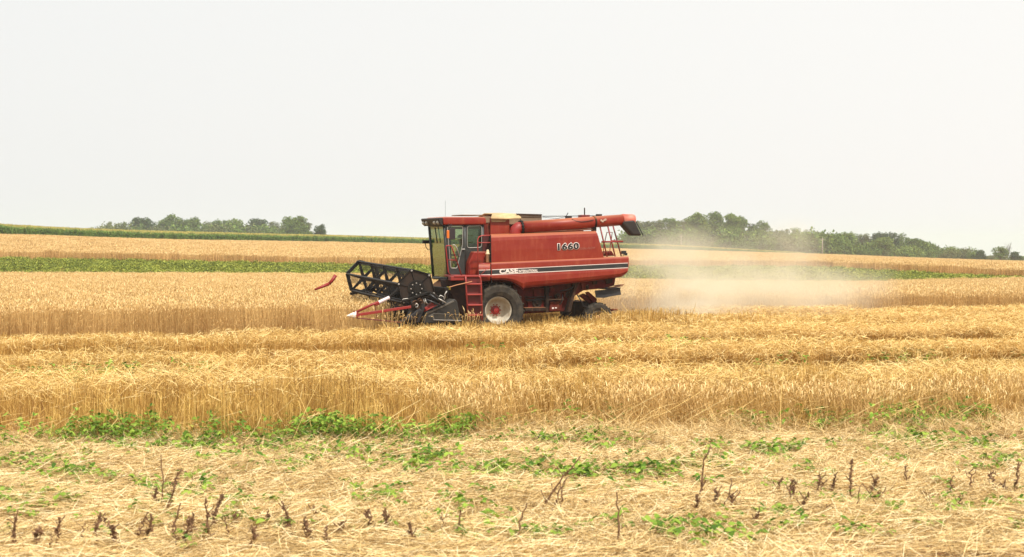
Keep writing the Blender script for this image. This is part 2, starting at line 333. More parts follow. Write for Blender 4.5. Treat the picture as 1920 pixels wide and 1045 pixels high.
# ---- corn
M_corn = mat_ramp('corn_leaf', [lin(52, 80, 28), lin(88, 122, 44), lin(132, 160, 70)], inst=.4, trans=.2, spec=.4)
M_tass = mat_ramp('corn_tassel', [lin(170, 160, 84), lin(206, 190, 112)], inst=.4)
def corn_clump(n, size, h):
    g = G(); x = rng.uniform(-size / 2, size / 2, n); y = rng.uniform(-size / 2, size / 2, n); hh = h * rng.uniform(.9, 1.05, n)
    P = np.zeros((n, 2, 3)); P[..., 0] = x[:, None]; P[..., 1] = y[:, None]; P[:, 1, 2] = hh
    g.ribbons(P, np.array([.05, .03]), np.tile([1., 0, 0], (n, 1)), 0)
    for lv in np.linspace(.2, .9, 8):
        a = rng.uniform(0, 6.28, n); Lf = np.zeros((n, 4, 3)); l = rng.uniform(.45, .7, n)
        for i, (d, z) in enumerate(((0, 0), (.35, .35), (.75, .3), (1, -.05))):
            Lf[:, i] = np.stack([x + np.cos(a) * d * l, y + np.sin(a) * d * l, hh * lv + z * l], -1)
        g.ribbons(Lf, np.array([.05, .1, .08, .02]), np.stack([-np.sin(a), np.cos(a), a * 0 + .3], -1), 0)
    for q in range(3):
        a = rng.uniform(0, 6.28, n); T = np.zeros((n, 2, 3)); T[:, 0] = np.stack([x, y, hh], -1); T[:, 1] = T[:, 0] + np.stack([np.cos(a) * .09, np.sin(a) * .09, a * 0 + .26], -1)
        g.ribbons(T, np.array([.04, .03]), np.tile([1., 0, 0], (n, 1)), 1)
    return g.mesh('corn_clump', [M_corn, M_tass])
pts = []
pxs = np.linspace(-260, 1500, 1500)
for row in range(34):
    off = row * 1.5 if row < 12 else 18 + (row - 12) * 6
    yy = wy(0, pxs) + off + rng.uniform(-.4, .4, len(pxs)); xx = (pxs - 960) / FP * yy + rng.uniform(-.5, .5, len(pxs))
    keep = rng.random(len(pxs)) < np.interp(yy, [200, 460], [.62, 1]) * (1 if row < 12 else .7)
    pts.append(np.stack([xx, yy], -1)[keep])
pts = np.concatenate(pts); X, Y = pts[:, 0], pts[:, 1]
fade = np.interp(960 + X / Y * FP, [1250, 1500], [1, .55])
scatter('corn_field', 'tall dark green corn field with yellowish tassels on the skyline', 'corn', P3(X, Y), rng.uniform(0, 6.28, len(X)), rng.uniform(.93, 1.05, len(X)) * fade, rng.integers(0, 4, len(X)), [corn_clump(11, 1.6, 2.3) for _ in range(4)])

# ---- stubble between the foreground edge and the wheat
def front_edge(X): return np.interp(X, [-14, -8, 0, 9, 14], [16.6, 17.6, 19.3, 20.8, 21.6]) + .4 * np.sin(X * .9) + .3 * np.sin(X * 2.3 + 1) + .16 * np.sin(X * 6.1)
def in_machine(X, Y):
    lx, ly = to_local(X, Y)
    w = ((lx > -1.05) & (lx < 1.05) & (ly > -.15) & (ly < 3.1)); r_ = (lx > 2.9) & (lx < 4.3) & (ly > .1) & (ly < 2.8)
    h_ = (lx > -4.3) & (lx < -1.0) & (ly > -1.9) & (ly < 4.8)
    return w | r_ | h_
X, Y = grid(-26, 30, 17, 80, .62)
dfe = Y - front_edge(X); ragged = rng.random(len(X)) > np.where(X > 0, .42, .22) * np.clip(1.3 - dfe, 0, 1)
k = (dfe > 0) & ragged & ~uncut(X, Y, -.15) & ~in_machine(X, Y); X, Y = X[k], Y[k]
near = Y < 27
hmap = 1 + .10 * np.sin(X * .7 + Y * .25) + rng.uniform(-.07, .07, len(X)) 
hmap = hmap * np.where(X > 1.5 , np.interp(Y - front_edge(X), [0, 3], [.72, 1.0]), 1)
hmap = hmap * np.interp(Y - front_edge(X), [0, .8, 2.5, 4.5, 20], [.98, 1.16, 1.16, .78, .80])
lx_, ly_ = to_local(X, Y); hmap = hmap * np.where((lx_ > -4.6) & (lx_ < 8) & (ly_ > -4.2), 1.46, 1)
LINES = [(30.9, .24, -20), (38.8, .25, -20), (45.3, .3, 3)]
for yc_, s_, x0_ in LINES:
    d_ = Y - (yc_ + s_ * X + .35 * np.sin(X * .5 + yc_)); on = (X > x0_) & (Y > 24)
    hmap = np.where(on & (d_ > -3.6) & (d_ < -.6), hmap * .5, hmap); hmap = np.where(on & (d_ >= -.6) & (d_ < 1.4), hmap * 1.35, hmap)
hmap = hmap * (1 + .12 * np.sin(X * 1.1 + 2 * np.sin(X * .37)) * (Y < 24) + .09 * np.sin(X * 2.1 + np.sin(Y * 1.3) * 2) + .07 * np.sin(X * 4.7 + Y * 3.1))
sv = [stubble_clump(165, .8, .54, .0055, 10) for _ in range(6)] + [stubble_clump(140, .8, .5, .0075, 7) for _ in range(5)]
scatter('wheat_stubble', 'tall golden cut stubble with straw lying between its rows', 'stubble', P3(X, Y), rng.uniform(0, 6.28, len(X)), hmap, np.where(near, rng.integers(0, 6, len(X)), rng.integers(6, 11, len(X))), sv)

def lodged():
    g = G(); loose(g, 9, .8, .5, .15, .5, .0065, 0, .5, .95, .75); return g.mesh('lodged_stem_clump', [M_straw])
n = 70; X = rng.uniform(-8, 9.5, n); Y = front_edge(X) + rng.uniform(-.35, .1, n)
scatter('lodged_stems', 'long broken stems slanting across the face of the near stubble', 'straw', P3(X, Y), rng.normal(0, .5, n), rng.uniform(.5, 1.0, n), rng.integers(0, 5, n), [lodged() for _ in range(5)])
n = 300; X = rng.uniform(-1, 11, n); Y = front_edge(X) + rng.uniform(-.1, 2.2, n)
scatter('leftover_wheat', 'short leftover wheat with nodding heads along the right part of the edge', 'wheat', P3(X, Y), rng.uniform(0, 6.28, n), rng.uniform(.8, 1.1, n), rng.integers(0, 3, n), [wheat_clump(26, .7, .56, .005, .08, .012, seg=3, dens_lean=.3) for _ in range(3)])
lx_ = rng.uniform(-2.6, -1.5, 9); ly_ = rng.uniform(-2.2, -1.9, 9); lx_ = np.concatenate([lx_, rng.uniform(-5.6, -3.4, 16)]); ly_ = np.concatenate([ly_, rng.uniform(-2.2, -1.9, 16)])
X = MO[0] + lx_ * math.cos(ALPHA) - ly_ * math.sin(ALPHA); Y = MO[1] + lx_ * math.sin(ALPHA) + ly_ * math.cos(ALPHA); n = len(X)
scatter('missed_wheat', 'few wheat stalks left standing along the harvester header', 'wheat', P3(X, Y), rng.uniform(0, 6.28, n), rng.uniform(.85, 1.02, n), rng.integers(0, 3, n), [wheat_clump(5, .5, .95, .010, .1, .022, seg=3, dens_lean=.25) for _ in range(3)])
# ---- windrows of threshed straw lying on the stubble
def pile(n, sx, sy, z0, z1, w, l0=.1, l1=.34): 
    g = G(); loose(g, n, sx, sy, z0, z1, w, 0, l0, l1, .5, mound=True); return g.mesh('straw_pile', [M_straw])
pv = [pile(320, 1.5, 1.2, .42, .72, .0055) for _ in range(5)] + [pile(420, 1.6, 1.0, .36, .62, .0072, .07, .22) for _ in range(4)]
WX = []; 
def row(x0, x1, yc, s, amp=.35, gap=0.0, cnt=1.0, sc=1.0, dz=0):
    x0 = x0 - 4 if x0 < -4 else x0; x1 = x1 + 4 if x1 > 8 else x1
    n = int((x1 - x0) / .45 * cnt); xs = np.linspace(x0, x1, n) + rng.uniform(-.25, .25, n)
    ys = yc + s * xs + amp * np.sin(xs * .5 + yc) + rng.normal(0, .28, n)
    k = rng.random(n) > gap
    WX.append(np.stack([xs[k], ys[k], np.full(k.sum(), sc) * rng.uniform(.82, 1.15, k.sum()), np.full(k.sum(), dz)], -1))
row(-10, 11, 21.7, .17, sc=.98, cnt=1.1, gap=.35); row(-10, 11, 23.0, .17, sc=.95)
row(-13, 14, 31.0, .24, gap=.3, sc=.9); row(1, 14.5, 31.0, .24, sc=1.1)
row(-14, 17, 38.6, .23, gap=.25); row(3, 17, 38.9, .27, sc=1.1)
row(3.5, 20, 45.3, .3, sc=1.0, cnt=1.2); row(6.2, 24, 48.6, .364, amp=.1, sc=1.1, cnt=1.6)
W_ = np.concatenate(WX); W_[:, 2] *= 1.12; k = ~in_machine(W_[:, 0], W_[:, 1]) & ~uncut(W_[:, 0], W_[:, 1], 0); W_ = W_[k]
scatter('straw_windrows', 'pale threshed straw lying in long rows on top of the stubble', 'straw', P3(W_[:, 0], W_[:, 1]), rng.normal(.15, .3, len(W_)), W_[:, 2], np.where(W_[:, 1] < 29, rng.integers(0, 5, len(W_)), rng.integers(5, 9, len(W_))), pv)

# ---- flattened straw in the foreground
def mat_clump(n, size, w):
    g = G(); loose(g, int(n * .66), size, size, .0, .05, w, 0, .15, .5, .08, ax=.25, spr=.3); loose(g, int(n * .28), size, size, .01, .09, w, 0, .12, .5, .18, ax=.9); loose(g, int(n * .10), size, size, .02, .1, w, 0, .08, .3, .5)
    return g.mesh('straw_mat_clump', [M_mat])
X, Y = grid(-13, 14, 9.5, 24, .5)
fe = front_edge(X)
k = (Y < fe + .5); X, Y = X[k], Y[k]
bare = ((X > 3.15) & (Y < 11.75) & (rng.random(len(X)) < .85)) | ((X > 1.6) & (Y < 11.45) & (rng.random(len(X)) < .4))
bare = bare | (np.sin(X * 2.9 + 1.3 * np.sin(Y * 2)) * np.sin(Y * 3.7 + X) > .86)
X, Y = X[~bare], Y[~bare]
ang = .1 + .42 * np.sin(X * .75 + Y * 1.1) + .3 * np.sin(X * .43 - Y * 2.3)
zz = .04 * np.sin(X * 1.1 + Y * 2.3) + .03 * np.sin(X * 3.1 - Y * 4.0) + .01
scatter('flattened_straw', 'pale flattened straw matted over the bare foreground strip', 'straw', P3(X, Y, zz), ang + rng.normal(0, .12, len(X)), rng.uniform(.9, 1.15, len(X)), rng.integers(0, 7, len(X)), [mat_clump(640, .95, .0043) for _ in range(7)])
def tangle():
    g = G(); loose(g, 80, .9, .6, .02, .13, .0042, 0, .12, .42, .35); return g.mesh('straw_tangle', [M_mat])
n = 420; X = rng.uniform(-7, 8, n); Y = rng.uniform(10.8, 19, n)
scatter('straw_tangles', 'raised loose tangles of pale straw over the flattened mat', 'straw', P3(X, Y), rng.uniform(0, 6.28, n), rng.uniform(.5, 1.2, n), rng.integers(0, 4, n), [tangle() for _ in range(4)])
# stragglers at the foot of the stubble
M_straw2 = mat_ramp('leaning_straw', [lin(150, 122, 76), lin(206, 174, 116), lin(238, 210, 156)], inst=.2)
def messy(n):
    g = G(); loose(g, n, .8, .8, .03, .28, .0048, 0, .14, .42, .8); return g.mesh('leaning_straw_clump', [M_straw2])
n = 620; X = rng.uniform(-9.5, 10.5, n); kx = (X > -1) | (rng.random(n) < .3); X = X[kx]; n = len(X); Y = front_edge(X) + rng.normal(-.1, .45, n) - np.where(X > 1, rng.random(n) * 1.2, 0)
scatter('leaning_straw', 'tangle of leaning and broken stalks along the stubble edge', 'straw', P3(X, Y), rng.uniform(0, 6.28, n), rng.uniform(.45, 1.0, n) * np.where(X > 0, 1.15, .7), rng.integers(0, 4, n), [messy(30) for _ in range(4)])

# ---- volunteer soybean leaves
def soy_plant(n, h, leaf, spread):
    g = G(); a = rng.uniform(0, 6.28, n); r_ = spread * np.sqrt(rng.random(n)); z = h * rng.uniform(.25, 1, n)
    tip = np.stack([np.cos(a) * r_, np.sin(a) * r_, z], -1); P = np.zeros((n, 3, 3)); P[:, 1] = tip * [.4, .4, .65]; P[:, 2] = tip
    g.ribbons(P, np.full(3, .004), np.tile([1., 0, 0], (n, 1)), 1)
    for q in (-1, 0, 1):
        aa = a + q * 1.2; s = leaf * rng.uniform(.7, 1.2, n); d = np.stack([np.cos(aa), np.sin(aa), rng.normal(-.1, .35, n)], -1)
        cr = np.stack([-np.sin(aa), np.cos(aa), rng.normal(0, .35, n)], -1); L_ = np.zeros((n, 4, 3)); 
        for i, (u, dz) in enumerate(((.1, 0), (.45, .12), (.85, .05), (1.15, -.12))): L_[:, i] = tip + d * s[:, None] * u + np.array([0, 0, 1.]) * (dz * s)[:, None]
        g.ribbons(L_, np.array([.25, .75, .62, .08]) * leaf * .95, cr, 0)
    return g.mesh('soy_plant', [M_leaf, M_leafd])
pl = [soy_plant(5, .12, .06, .16) for _ in range(4)] + [soy_plant(10, .3, .055, .25) for _ in range(4)]
LX = []
def patch(cx, cy, sx, sy, n, big=False, ppx=True):
    """clusters given by photo column and row on the ground"""
    for _ in range(n):
        px = random.gauss(cx, sx * 1.25); py = random.gauss(cy, sy * 1.5); Yd = 2.56 * FP / max(py - 455, 60); Yd = min(max(Yd, 10), 24)
        LX.append(((px - 960) / FP * Yd, Yd, random.uniform(.6, 1.25), random.randint(4, 7) if big else random.randint(0, 3)))
for a_ in [(90, 880, 50, 9, 12), (130, 900, 30, 6, 10), (20, 870, 30, 14, 9), (70, 960, 60, 6, 12), (210, 850, 70, 10, 14), (330, 845, 60, 10, 16), (480, 835, 60, 12, 18), (600, 820, 50, 14, 30),
           (520, 882, 28, 6, 12), (640, 845, 60, 10, 20), (790, 865, 30, 8, 13), (730, 880, 40, 7, 9), (880, 895, 40, 8, 13), (700, 945, 25, 5, 6), (860, 960, 20, 8, 4), (960, 885, 40, 10, 12), (1040, 815, 60, 9, 24), (1110, 905, 45, 9, 22), (1220, 893, 35, 6, 14),
           (1130, 830, 50, 8, 12), (1340, 880, 30, 6, 9), (1450, 858, 20, 4, 8), (1400, 790, 30, 8, 9), (1560, 770, 30, 8, 12), (1700, 835, 50, 8, 14), (1720, 800, 40, 12, 20), (1800, 850, 70, 10, 18), (1890, 860, 25, 14, 10), (1420, 840, 40, 10, 7),
           (1210, 1020, 90, 10, 9), (1000, 1030, 40, 6, 4), (1500, 940, 200, 40, 7), (400, 1020, 90, 15, 6), (450, 965, 25, 5, 4), (900, 1010, 60, 20, 4), (350, 920, 60, 20, 6), (1840, 975, 20, 5, 2), (1350, 1030, 70, 10, 5), (1720, 990, 50, 10, 4)]:
    patch(*a_[:4], int(a_[4] * 1.3))
for a_ in [(190, 800, 50, 12, 18), (260, 815, 60, 12, 22), (60, 830, 30, 8, 6), (640, 790, 40, 12, 26), (840, 775, 35, 9, 22), (760, 795, 50, 10, 18), (560, 800, 40, 9, 10), (420, 815, 60, 9, 10), (1420, 778, 40, 8, 8), (1560, 762, 25, 7, 9), (1720, 775, 35, 12, 16), (1830, 778, 40, 8, 10), (1900, 790, 20, 8, 8), (1120, 770, 60, 6, 4)]:
    for _ in range(int(a_[4] * 1.15)):
        px = random.gauss(a_[0], a_[2]); x_ = (px - 960) / FP * 19; LX.append((x_, front_edge(x_) - random.gauss(.02, .4), random.uniform(.5, 1.25), random.randint(4, 7)))
for px, py, n, sx in [(90, 698, 14, 45), (130, 700, 8, 40), (260, 690, 12, 40), (330, 693, 4, 30), (380, 696, 5, 20), (1150, 640, 7, 40), (1240, 633, 9, 40), (1380, 630, 5, 30), (1720, 660, 18, 50), (1640, 664, 6, 30), (1855, 607, 4, 3), (1500, 668, 4, 30), (1900, 655, 5, 20), (1060, 690, 5, 40), (930, 640, 3, 30)]:
    Yd = 2.5 * FP / (py - 455)
    for _ in range(max(2, int(n * .55))): Yq = Yd + random.gauss(0, .5); LX.append(((random.gauss(px, sx) - 960) / FP * Yq, Yq, random.uniform(1.1, 1.7), random.randint(4, 7)))
for _ in range(230):
    px = random.uniform(-20, 1940); py = 835 + 205 * random.random() ** 1.5; Yd = 2.56 * FP / (py - 455); LX.append(((px - 960) / FP * Yd, Yd, random.uniform(.45, .95), random.randint(0, 3)))
LX = np.array(LX); X, Y = LX[:, 0], LX[:, 1]
scatter('soybean_leaves', 'patches of green soybean leaves growing up through the straw', 'weeds', P3(X, Y, .05), rng.uniform(0, 6.28, len(X)), LX[:, 2], LX[:, 3].astype(int), pl)


# ------------------------------------------------------------------ trees (real distance about 560 m)
M_bark = mat('bark', lin(92, 80, 66), .9, noise=.5, nscale=1.5)
CROWN = [mat_ramp('crown_mid', [lin(52, 72, 30), lin(96, 120, 50), lin(144, 164, 78)], inst=0, trans=.2),
         mat_ramp('crown_dark', [lin(30, 48, 24), lin(56, 82, 38), lin(90, 118, 58)], inst=0, trans=.15),
         mat_ramp('crown_light', [lin(78, 98, 44), lin(120, 140, 66), lin(154, 170, 92)], inst=0, trans=.25),
         mat_ramp('crown_olive', [lin(72, 82, 50), lin(104, 112, 66), lin(136, 140, 88)], inst=0, trans=.2)]
def crown_mesh(h, w, n, lobes, hollow, base):
    """foliage tufts spread over many uneven limbs' ends"""
    g = G(); C = []
    for i in range(lobes):
        a = rng.uniform(0, 6.28); t = rng.random(); r_ = math.sqrt(rng.random()) * .5 * w * (1 - .55 * abs(t - .35) ** 1.2 * 1.3)
        C.append((math.cos(a) * r_, math.sin(a) * r_, base + (h - base) * (.08 + .84 * t), w * rng.uniform(.08, .19) * (1.2 - .4 * t)))
    C.append((rng.normal(0, .05) * w, 0, h - w * .16, w * .17))
    for i in range(7): C.append((rng.normal(0, .1) * w, rng.normal(0, .1) * w, base + (h - base) * (.15 + .1 * i), w * rng.uniform(.26, .34) * (1 - .09 * max(0, i - 3))))
    C = np.array(C); pr = C[:, 3] ** 1.7; b = rng.choice(len(C), n, p=pr / pr.sum()); d = rdir(n)
    rr = np.where(rng.random(n) < .8, rng.uniform(.75, 1.1, n), rng.uniform(.2, .9, n)) * (1 + .25 * np.sin(d[:, 0] * 7 + b) * np.cos(d[:, 2] * 6 + b))
    P = C[b, :3] + d * (rr * C[b, 3])[:, None] * np.array([1, 1, .8]); P = P[(P[:, 2] > base * .7)]
    if hollow: 
        kk = (np.sin(P[:, 0] * 1.7 + 3 * hollow) + np.sin(P[:, 2] * 1.9 + hollow) + np.sin(P[:, 1] * 1.5)) < 1.1; P = P[kk]
    n = len(P); nr = rdir(n) + np.array([0, 0, .6]); nr /= np.linalg.norm(nr, axis=1, keepdims=True)
    t = np.cross(nr, rdir(n)); t /= np.linalg.norm(t, axis=1, keepdims=True); q = np.cross(nr, t); s = rng.uniform(.2, .42, (n, 1)) * max(.7, min(1.2, w / 9))
    g.quads(P, t * s * .8, q * s * .6, 0, np.clip(rng.normal(.5, .2, n) , 0, 1))
    return g, C
def limb(V, F_, p, q, r0, r1, k=6):
    p = Vector(p); q = Vector(q); d = (q - p).normalized(); a = d.orthogonal().normalized(); b = d.cross(a); s = len(V)
    for c, r_ in ((p, r0), (q, r1)):
        for i in range(k): th = i * 2 * math.pi / k; V.append(c + a * math.cos(th) * r_ + b * math.sin(th) * r_)
    for i in range(k): F_.append((s + i, s + (i + 1) % k, s + k + (i + 1) % k, s + k + i))
def tree(px, top, wpx, Y, label, group, tone=0, hollow=0, base=.06, lobes=30, bare=False, name='broadleaf_tree'):
    X = (px - 960) / FP * Y; z0 = float(terrain(X, Y)); h = (CZ + (455 - top) * Y / FP) - z0; w = wpx * Y / FP; lobes = int(lobes * 1.3)
    o = empty(name, (X, Y, z0), random.uniform(0, .4), label, 'tree', group)
    n = int(min(14000, 1500 + w * h * (55 if not bare else 2)))
    g, C = crown_mesh(h, w, n, lobes, hollow, base * h)
    V, F_ = [], []; m = Vector((rng.normal(0, .3), 0, h * .45)); limb(V, F_, (0, 0, -.3), m, w * .035 + .12, w * .022 + .08, 8)
    for c in (C[:lobes:2] if not bare else C[:lobes]):
        e = Vector(c[:3]); j = m.lerp(e, .45) + Vector((0, 0, -.06 * h)); limb(V, F_, m - Vector((0, 0, random.uniform(0, .15) * h)), j, w * .015 + .06, w * .009 + .04); limb(V, F_, j, e, w * .009 + .04, .03)
        if bare:
            for _ in range(4): limb(V, F_, j.lerp(e, random.random()), e + Vector((random.uniform(-1, 1), random.uniform(-1, 1), random.uniform(0, 1.4))), .05, .02, 4)
    me = bpy.data.meshes.new('trunk'); me.from_pydata([tuple(v) for v in V], [], F_); me.materials.append(M_bark)
    t = bpy.data.objects.new('trunk', me); SC.collection.objects.link(t); t.parent = o
    if not bare:
        c = bpy.data.objects.new('crown', g.mesh('crown', [CROWN[tone]])); SC.collection.objects.link(c); c.parent = o
    return o
GL = 'trees beyond the corn on the left skyline'; GR = 'trees along the far field edge on the right'
YL = 620
for a in [(205, 415, 18, 760, 'small pale distant tree at left end of the tree row', 3), (232, 416, 16, 760, 'small squat tree just left of the round dark one', 0),
          (270, 407, 46, YL, 'round dark dome-shaped tree left of the tallest left tree', 1), (300, 413, 22, 660, 'small tree tucked between dome tree and tallest left tree', 0),
          (323, 401.5, 38, YL, 'tallest tree of the left row with peaked crown', 0), (343, 412, 24, 680, 'small shaded tree right of the tallest left tree', 1),
          (363, 406, 27, YL, 'upright rounded tree behind the corn in left row', 0), (388, 414, 26, 700, 'low greyish tree in the middle of the left row', 3),
          (412, 411, 30, 690, 'low broad tree left of centre in the left row', 0), (443, 410, 34, 660, 'broad light green tree beside the dark one in left row', 2),
          (484, 409, 38, YL, 'broad very dark tree left of the big oak', 1), (512, 414, 22, 650, 'short pale tree between dark tree and big oak', 3),
          (530, 420, 24, 600, 'low bush-like tree at the foot of the big oak', 0), (553, 406, 46, 560, 'big open-crowned oak ending the left tree row', 0),
          (574, 409, 20, 565, 'thin sparse-crowned tree leaning right of the big oak', 3)]:
    tree(a[0], a[1], a[2] * 1.35, a[3], a[4], GL, a[5], hollow=1 if a[0] in (574,) else 0, base=.02, lobes=34)
tree(601, 420, 27, 470, 'lone small dark tree standing apart right of left row', GL, 1, hollow=1, base=.3)
YR = 560
for a in [(1196, 414, 44, 600, 'hazy tree right behind the unloading auger spout', 3), (1228, 413, 42, 590, 'hazy broad tree second right of the auger spout', 3),
          (1259, 408, 36, 580, 'tree with spiky top left of the tallest right clump', 0), (1281, 409, 32, 590, 'narrow tree behind the left utility pole', 3),
          (1307, 397, 44, YR, 'tall tree forming left peak of the tallest clump', 2), (1339, 396, 46, 570, 'tallest tree in the middle of the right clump', 0),
          (1370, 399, 42, YR, 'tall light-topped tree right of the tallest one', 2), (1388, 404, 34, 580, 'rounded tall tree closing right side of tallest clump', 0),
          (1345, 428, 34, 545, 'short dark blue-green tree in front of the tallest clump', 1), (1410, 418, 28, 575, 'dark tree in the dip beside the tallest clump', 1),
          (1429, 412, 34, YR, 'open-crowned tree with see-through top right of the dip', 0), (1455, 432, 36, 570, 'low dark tree between open-crowned and pale trees', 1),
          (1473, 429, 26, 575, 'small round dark tree left of the dust puff', 1), (1493, 426, 32, YR, 'ragged tree rising behind the dust puff', 0),
          (1514, 429, 28, 570, 'thin sparse tree right of the dust puff', 3), (1538, 436, 40, 575, 'low tree behind the right utility pole', 0),
          (1563, 437, 34, YR, 'dark flat-topped tree right of the right utility pole', 1), (1595, 434, 34, 560, 'pale green tree after the gap right of the pole', 2),
          (1622, 439, 40, 570, 'greyish broad tree behind the bright round one', 3), (1651, 434, 40, 565, 'dark high tree behind the bright round tree', 1),
          (1655, 446, 44, 520, 'bright round bush-like tree in front of the right wood', 2), (1676, 435, 34, 570, 'dark pointed tree on the right wood crest', 1),
          (1692, 436, 22, 560, 'tree with a bare branchy top on the descending crest', 0), (1709, 448, 44, 545, 'broad tree below the branchy one on the descending crest', 0),
          (1722, 449, 30, 570, 'small dark-topped tree on the descending crest', 1), (1738, 456, 46, 540, 'broad spreading tree halfway down the descending crest', 0),
          (1705, 466, 48, 500, 'pale rounded shrub-tree at the foot of the crest', 2), (1757, 465, 34, 545, 'low tree near the bottom of the descending crest', 0),
          (1785, 462, 30, 520, 'light upright tree left of the detached dark one', 2), (1800, 467, 24, 525, 'small tree hugging the light upright tree', 0), (1815, 476, 26, 520, 'low bushy tree before the gap at far right', 1)]:
    tree(a[0], a[1], a[2] * 1.15, a[3], a[4], GR, a[5], hollow=2 if a[0] in (1429, 1514, 1692, 1493) else 0, base=.02, lobes=40)
tree(1837, 469, 27, 480, 'detached round dark tree standing before the far right gap', GR, 1, base=.1)
tree(1876, 464, 33, 480, 'spreading tree with sky beneath its crown at far right', GR, 0, hollow=1, base=.4)
tree(1904, 473, 24, 500, 'small dark tree at the right picture edge', GR, 1, hollow=2, base=.35)
tree(1890, 456, 18, 560, 'bare leafless tree behind the trees at far right', GR, 0, bare=True, lobes=10, name='bare_tree')
# low scrub along the wood's foot
def scrub():
    g, C = crown_mesh(3.2, 5.5, 800, 9, 0, .1); return g.mesh('scrub_clump', [CROWN[0]])
def scrub2():
    g, C = crown_mesh(3.0, 5.5, 800, 9, 0, .1); return g.mesh('scrub_clump', [CROWN[3]])
pxs = np.concatenate([np.linspace(1180, 1970, 210), np.linspace(180, 560, 60), np.linspace(1850, 1975, 50)]); n = len(pxs); Y = rng.uniform(505, 560, n); Y[210:270] += 60; Y[:40] += 30
pxs = pxs + rng.normal(0, 3, n); X = (pxs - 960) / FP * Y
sc_ = rng.uniform(.5, 1.25, n) * np.where(pxs < 1600, 2.3, np.where(pxs > 1820, .62, 1.3))
scatter('undergrowth', 'low scrub and brambles filling the foot of the distant woods', 'scrub', P3(X, Y), rng.uniform(0, 6.28, n), sc_, rng.integers(0, 4, n), [scrub(), scrub2(), scrub(), scrub2()])

